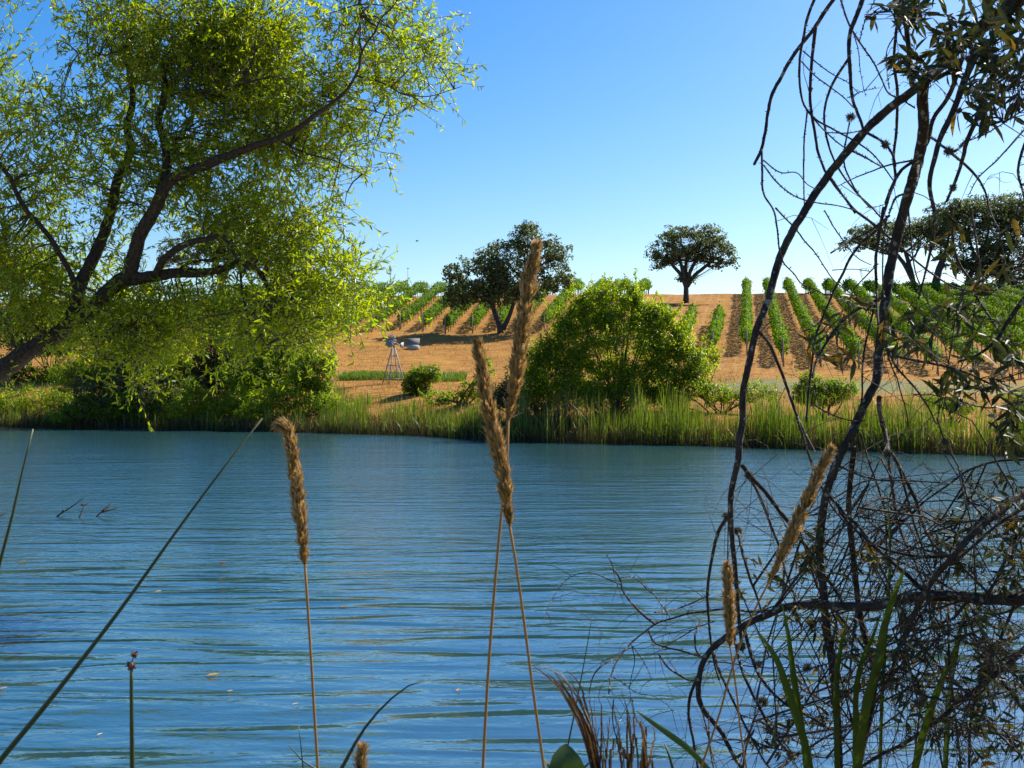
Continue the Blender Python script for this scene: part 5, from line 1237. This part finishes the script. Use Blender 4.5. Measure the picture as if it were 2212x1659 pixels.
def plume(label, head, stem, w, d, lean=0.0, hook=False):
    hp = PX(head, d); sp = PX([head[-1]] + stem, d)
    hp[:, 1] += lean * np.linspace(1, 0, len(hp))
    sp = to_ground(sp)
    t = thing('grass_plume', sp[-1], label, 'grass plume', 'tan seed plumes on the near bank')
    mb = MB(); sps = smooth_path(sp, 40); tube(mb, sps, np.linspace(.0016, .0026, 40), 6, tint=.35)
    mb.build('stalk', M['plume'], t, smooth=True)
    hs_ = smooth_path(hp, 60); tan = nrm(np.gradient(hs_, axis=0))
    mb = MB(); tube(mb, hs_, np.full(60, .0012), 5, tint=.3)
    ln = np.linalg.norm(np.diff(hs_, axis=0), axis=1).sum()
    n = int(1500 * ln / .2)
    u = rng.random(n); u = np.where(u > .86, .86 + (u - .86) * .95, u)
    lumps = .82 + .18 * np.sin(u * 41 + rng.random() * 6) * np.sin(u * 17)
    env = np.interp(u, [0, .06, .2, .45, .7, .85, .93, 1], [.28, .6, .85, 1, .92, .7, .5, .22]) * lumps
    env = np.where(np.sin(u * 75 + 2 * np.sin(u * 31)) < -.55, env * .45, env); env = np.where((u > .8) & (np.sin(u * 140) < -.2), env * .35, env)
    i = np.clip((u * 59).astype(int), 0, 58); f = (u * 59 - i)[:, None]
    c = hs_[i] * (1 - f) + hs_[i + 1] * f; tg = tan[i]
    rd = rand_dir(n); rd = nrm(rd - (rd * tg).sum(1)[:, None] * tg)
    rad = (w / 2 / F * d) * env * np.sqrt(rng.random(n)) * .74
    pos = c + rd * rad[:, None]
    dv = nrm(-tg * 1.0 + rd * rng.uniform(.1, .75, n)[:, None] + rand_dir(n) * .25)
    L = rng.uniform(.009, .019, n)
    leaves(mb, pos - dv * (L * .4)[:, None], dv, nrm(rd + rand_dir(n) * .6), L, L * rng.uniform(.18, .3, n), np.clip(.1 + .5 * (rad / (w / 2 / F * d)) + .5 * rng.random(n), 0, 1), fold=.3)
    q = rng.choice(n, 350)
    hd = nrm(-tg[q] * .9 + rd[q] * rng.uniform(.3, 1.0, (350, 1)) + rand_dir(350) * .3)
    hl = rng.uniform(.006, .013, (350, 1)); e0 = pos[q] + rd[q] * .002
    tubes_many(mb, e0, e0 + hd * hl * .5, e0 + hd * hl, .00035, .00015, .9)
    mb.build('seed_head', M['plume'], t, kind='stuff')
plume('shorter tan plume standing alone on the left with a hooked tip', [(598, 922), (606, 912), (617, 922), (628, 965), (640, 1040), (649, 1120), (659, 1220)], [(664, 1300), (672, 1420), (679, 1540), (687, 1665)], 40, 1.35)
plume('left of the two crossed tan plumes, reaching lower', [(1031, 740), (1042, 800), (1058, 890), (1075, 970), (1090, 1045), (1101, 1135)], [(1112, 1200), (1125, 1290), (1150, 1480), (1176, 1665)], 46, 1.25)
plume('tallest tan plume, right of the crossed pair, over the oak', [(1160, 530), (1148, 590), (1132, 680), (1121, 770), (1112, 830), (1098, 905)], [(1096, 980), (1085, 1090), (1066, 1300), (1053, 1480), (1043, 1665)], 52, 1.3)
plume('slanting tan plume in front of the dark tangle of stems', [(1797, 968), (1765, 1030), (1730, 1110), (1700, 1175), (1668, 1245)], [(1641, 1295), (1585, 1431), (1555, 1540), (1512, 1665)], 40, 1.7)
plume('pale upright plume hanging before the lower curved limb', [(1570, 1218), (1573, 1270), (1576, 1330), (1577, 1395)], [(1578, 1410), (1589, 1471), (1595, 1537), (1606, 1624), (1614, 1668)], 34, 1.75)
plume('little tan plume tip just showing at the bottom edge', [(783, 1612), (781, 1630), (779, 1650), (777, 1675)], [(776, 1690), (775, 1720)], 22, 1.4)

def rush(label, pts, w0, w1, d, tip=.15, mat='sedge', name='rush_stem', cat='rush', group='green rushes on the near bank', flat=False, ybulge=0.0):
    v = PX(pts[::-1], d)[::-1] if False else PX(pts, d)
    v = to_ground(v)
    n = 64; path = smooth_path(v, n)
    path[:, 1] += ybulge * np.sin(np.linspace(0, math.pi, n))
    cl = np.concatenate([[0], np.cumsum(np.linalg.norm(np.diff(v, axis=0), axis=1))]); fv = cl[len(pts) - 1] / cl[-1]
    uu = np.linspace(0, 1, n) / fv
    r = np.interp(uu, [0, 1, 9], [w1, w0, w0]) / F * d / 2
    tt = np.interp(uu, [0, tip, tip + .12, 1, 2], [1, .9, .55, .3, .2])
    t = thing(name, v[-1], label, cat, group)
    mb = MB()
    if flat:
        wv = np.interp(uu, [0, .12, .45, 1, 3], [.06, .55, 1, .95, .7]) * w0 / F * d
        ribbon(mb, path, wv, tint=np.clip(tt - .05, 0, 1), fold=.22); mb.build('blade', M['blade'], t)
    else:
        tube(mb, path, r, 6, tint=tt); mb.build('stem', M[mat], t, smooth=True)
    return t
rush('long green rush slanting across the lower left water', [(566, 904), (482, 1012), (400, 1122), (250, 1330), (100, 1522), (-20, 1668)], 13, 3, 1.5, tip=.06)
rush('short upright green rush at the left edge', [(71, 927), (50, 1010), (25, 1120), (0, 1214), (-30, 1330)], 10, 3, 1.5, tip=.02)
rush('thin dark rush behind the dry brown tufts', [(1279, 1333), (1262, 1430), (1245, 1520), (1215, 1668)], 4.5, 1.5, 1.7, tip=.0)
rush('thin dark grass spike at the bottom left of the first plume', [(645, 1568), (650, 1610), (656, 1670)], 3.5, 1.5, 1.5, tip=.0)
rush('thin dark grass leaning left at the bottom edge beside the spike', [(624, 1610), (650, 1640), (692, 1668)], 5, 2, 1.5, tip=.0)
rush('thin dark grass at the bottom edge left of the dark tangle', [(1436, 1672 - 65), (1448, 1640), (1456, 1670)], 8, 3, 1.7, tip=.0)
t = rush('seeded sedge with two brown clusters on a dark stem', [(284, 1432), (284, 1500), (285, 1580), (286, 1668)], 11, 7, 1.4, tip=.0, name='seeded_sedge', cat='sedge')
for (cx, cy, rr) in ((283, 1438, 12), (291, 1414, 9)):
    c = P(cx, cy, 1.4); mb = MB()
    n = 34; dv = nrm(rand_dir(n) + np.array([0, 0, .2])); r = rr / F * 1.4
    tubes_many(mb, np.repeat(c[None], n, 0), c + dv * r * .5, c + dv * r * rng.uniform(.6, 1.1, n)[:, None], .0013, .0007)
    tube(mb, [c - [0, 0, r * .7], c, c + [0, 0, r * .7]], np.array([.4, .75, .2]) * r, 7, rough=.3)
    mb.build('seed_cluster', M['seed'], t)
mb = MB(); tube(mb, PX([(284, 1435), (287, 1424), (291, 1414)], 1.4), .0007, 5); mb.build('stalk', M['seed'], t)
rush('arching dark stem bending right at the bottom', [(924, 1468), (885, 1480), (850, 1505), (790, 1570), (735, 1665)], 9, 2, 1.4, name='arching_grass', cat='grass', tip=.0)
def zp(z, pts): return [tuple(q) for q in zv(z, pts)]
gb = dict(flat=True, name='reed_leaf', cat='reed leaf', group='broad green reed leaves in the tangle', tip=.02)
rush('broad green blade slanting down right, left of the tangle', zp('I', [(1050, 1200), (1250, 1340), (1480, 1510), (1640, 1680)]), 14, 2, 2.0, **gb)
rush('long green reed leaf curving right, leftmost inside the tangle', zp('D', [(470, 580), (600, 780), (660, 950), (720, 1130), (780, 1320), (815, 1500)]), 19, 3, 3.37, **gb)
rush('narrow green reed leaf just right of the curving one', zp('D', [(625, 400), (670, 620), (700, 850), (740, 1100), (770, 1300), (790, 1500)]), 15, 3, 3.45, **gb)
rush('green reed leaf left of the mossy hanging stem', zp('D', [(1065, 430), (1020, 640), (990, 850), (985, 1100), (990, 1500)]), 14, 3, 3.37, **gb)
rush('widest reed leaf with a lit orange tip crossing the horizontal limb', zp('D', [(1447, 135), (1380, 300), (1310, 520), (1260, 800), (1190, 1050), (1150, 1300), (1125, 1500)]), 24, 3, 3.21, **gb)
rush('shorter reed leaf beside the widest one', zp('D', [(1278, 445), (1220, 620), (1150, 780), (1120, 930), (1110, 1200), (1110, 1500)]), 14, 3, 3.29, **gb)
rush('slender reed leaf standing up over the water above the limb', zp('C', [(1304, 425), (1325, 620), (1335, 800), (1330, 1050), (1300, 1500), (1280, 1900), (1270, 2300)]), 9, 2, 3.5, **gb)
rush('sunlit reed leaf in the right half of the tangle', zp('D', [(1780, 630), (1700, 850), (1620, 1060), (1560, 1250), (1500, 1500)]), 20, 3, 3.21, **gb)
rush('dark reed leaf crossing the limb near the right edge', zp('D', [(1965, 195), (1850, 400), (1790, 600), (1740, 900), (1700, 1500)]), 13, 3, 3.37, **gb)

def dry_tuft(label, spine, d, n, spread):
    v = to_ground(PX(spine, d))
    t = thing('dry_tuft', v[-1], label, 'dry grass', 'dry brown tufts on the near bank')
    cl = np.concatenate([[0], np.cumsum(np.linalg.norm(np.diff(v, axis=0), axis=1))]); fv = cl[len(spine) - 1] / cl[-1]
    path = smooth_path(v, 120)
    for k in range(n):
        s0 = rng.uniform(0, .75) ** 1.2 * fv; m = 22
        idx = np.clip((np.concatenate([np.linspace(s0, fv, 16), np.linspace(fv, 1, 7)[1:]]) * 119).astype(int), 0, 119)
        p = path[idx].copy(); f = np.concatenate([np.linspace(1, .25, 16), np.linspace(.25, 0, 7)[1:]])[:, None]
        o = rng.normal(size=3) * np.array([1, .7, .35]) * spread
        p = p + o * f ** 1.3 + np.stack([np.sin(np.linspace(0, rng.uniform(2, 6), m) + rng.random() * 6) * .005, np.zeros(m), np.zeros(m)], 1) * f * 1.2
        p = p + rng.normal(size=3) * np.array([.006, .006, 0])
        if rng.random() < .5: p[:3, 0] += np.array([1, .5, .15]) * rng.normal() * .014; p[:3, 2] -= np.array([.008, .002, 0]) * rng.random()
        w = np.interp(np.linspace(0, 1, m), [0, .2, .6, 1], [.1, .7, 1, .9]) * rng.uniform(.0015, .0055)
        mb = MB(); ribbon(mb, p, w, side=(rng.normal(), rng.normal() * .5, .1), tint=np.clip(rng.random() * .8 + np.linspace(.2, 0, m), 0, 1), fold=rng.uniform(.1, .5))
        mb.build('dry_blade', M['dry_strip'], t)
dry_tuft('tallest dry brown tuft with a frayed bent top, left of the others', zp('I', [(360, 830), (470, 930), (560, 1060), (640, 1230), (700, 1430), (750, 1680)]), 1.6, 20, .015)
dry_tuft('dry brown upright strips between the two frayed tufts', zp('I', [(770, 1100), (770, 1250), (765, 1450), (770, 1680)]), 1.6, 9, .014)
dry_tuft('dry brown tuft with a drooping husk in the middle', zp('I', [(850, 1000), (920, 1120), (970, 1260), (985, 1450), (990, 1680)]), 1.6, 11, .012)
dry_tuft('dry brown tuft rightmost of the group at the bottom', zp('I', [(1030, 1240), (1090, 1340), (1110, 1480), (1120, 1680)]), 1.6, 11, .013)

def weed():
    d = 1.45
    b = P(1222, 1700, d); g = gz(b[0], d)
    t = thing('leafy_weed', (b[0], d, g), 'dark broad-leaved weed at the bottom edge beside the plume stem', 'weed')
    mb = MB(); tube(mb, smooth_path([(b[0] + .02, d, g - .03), (b[0] + .01, d, g + .5), P(1220, 1690, d)], 12), .0025, 6); mb.build('stem', M['blade'], t)
    def leaf(base, tip, w, nrmv, tint):
        base, tip = P(*base, d), P(*tip, d); ax = tip - base; n = 12
        u = np.linspace(0, 1, n); c = base + u[:, None] * ax + np.array([0, -.012, 0]) * np.sin(u * math.pi)[:, None]
        ww = np.interp(u, [0, .08, .3, .5, .75, .92, 1], [.02, .55, .95, 1, .78, .35, .02]) * w / F * d * (1 + .05 * np.sin(u * 60))
        m2 = MB(); ribbon(m2, c, ww, side=nrmv, tint=tint, fold=.12); m2.build('leaf', M['weedleaf'], t)
    leaf((1218, 1692), (1222, 1606), 78, (1, .3, .1), .4)
    leaf((1216, 1694), (1168, 1632), 42, (.6, .5, -.6), .2)
    leaf((1222, 1694), (1280, 1640), 44, (.6, -.4, .7), .3)
    leaf((1212, 1700), (1190, 1640), 44, (.8, .5, -.4), .6)
weed()

# housekeeping: drop the helper property
for o in bpy.data.objects:
    if '_base' in o: del o['_base']
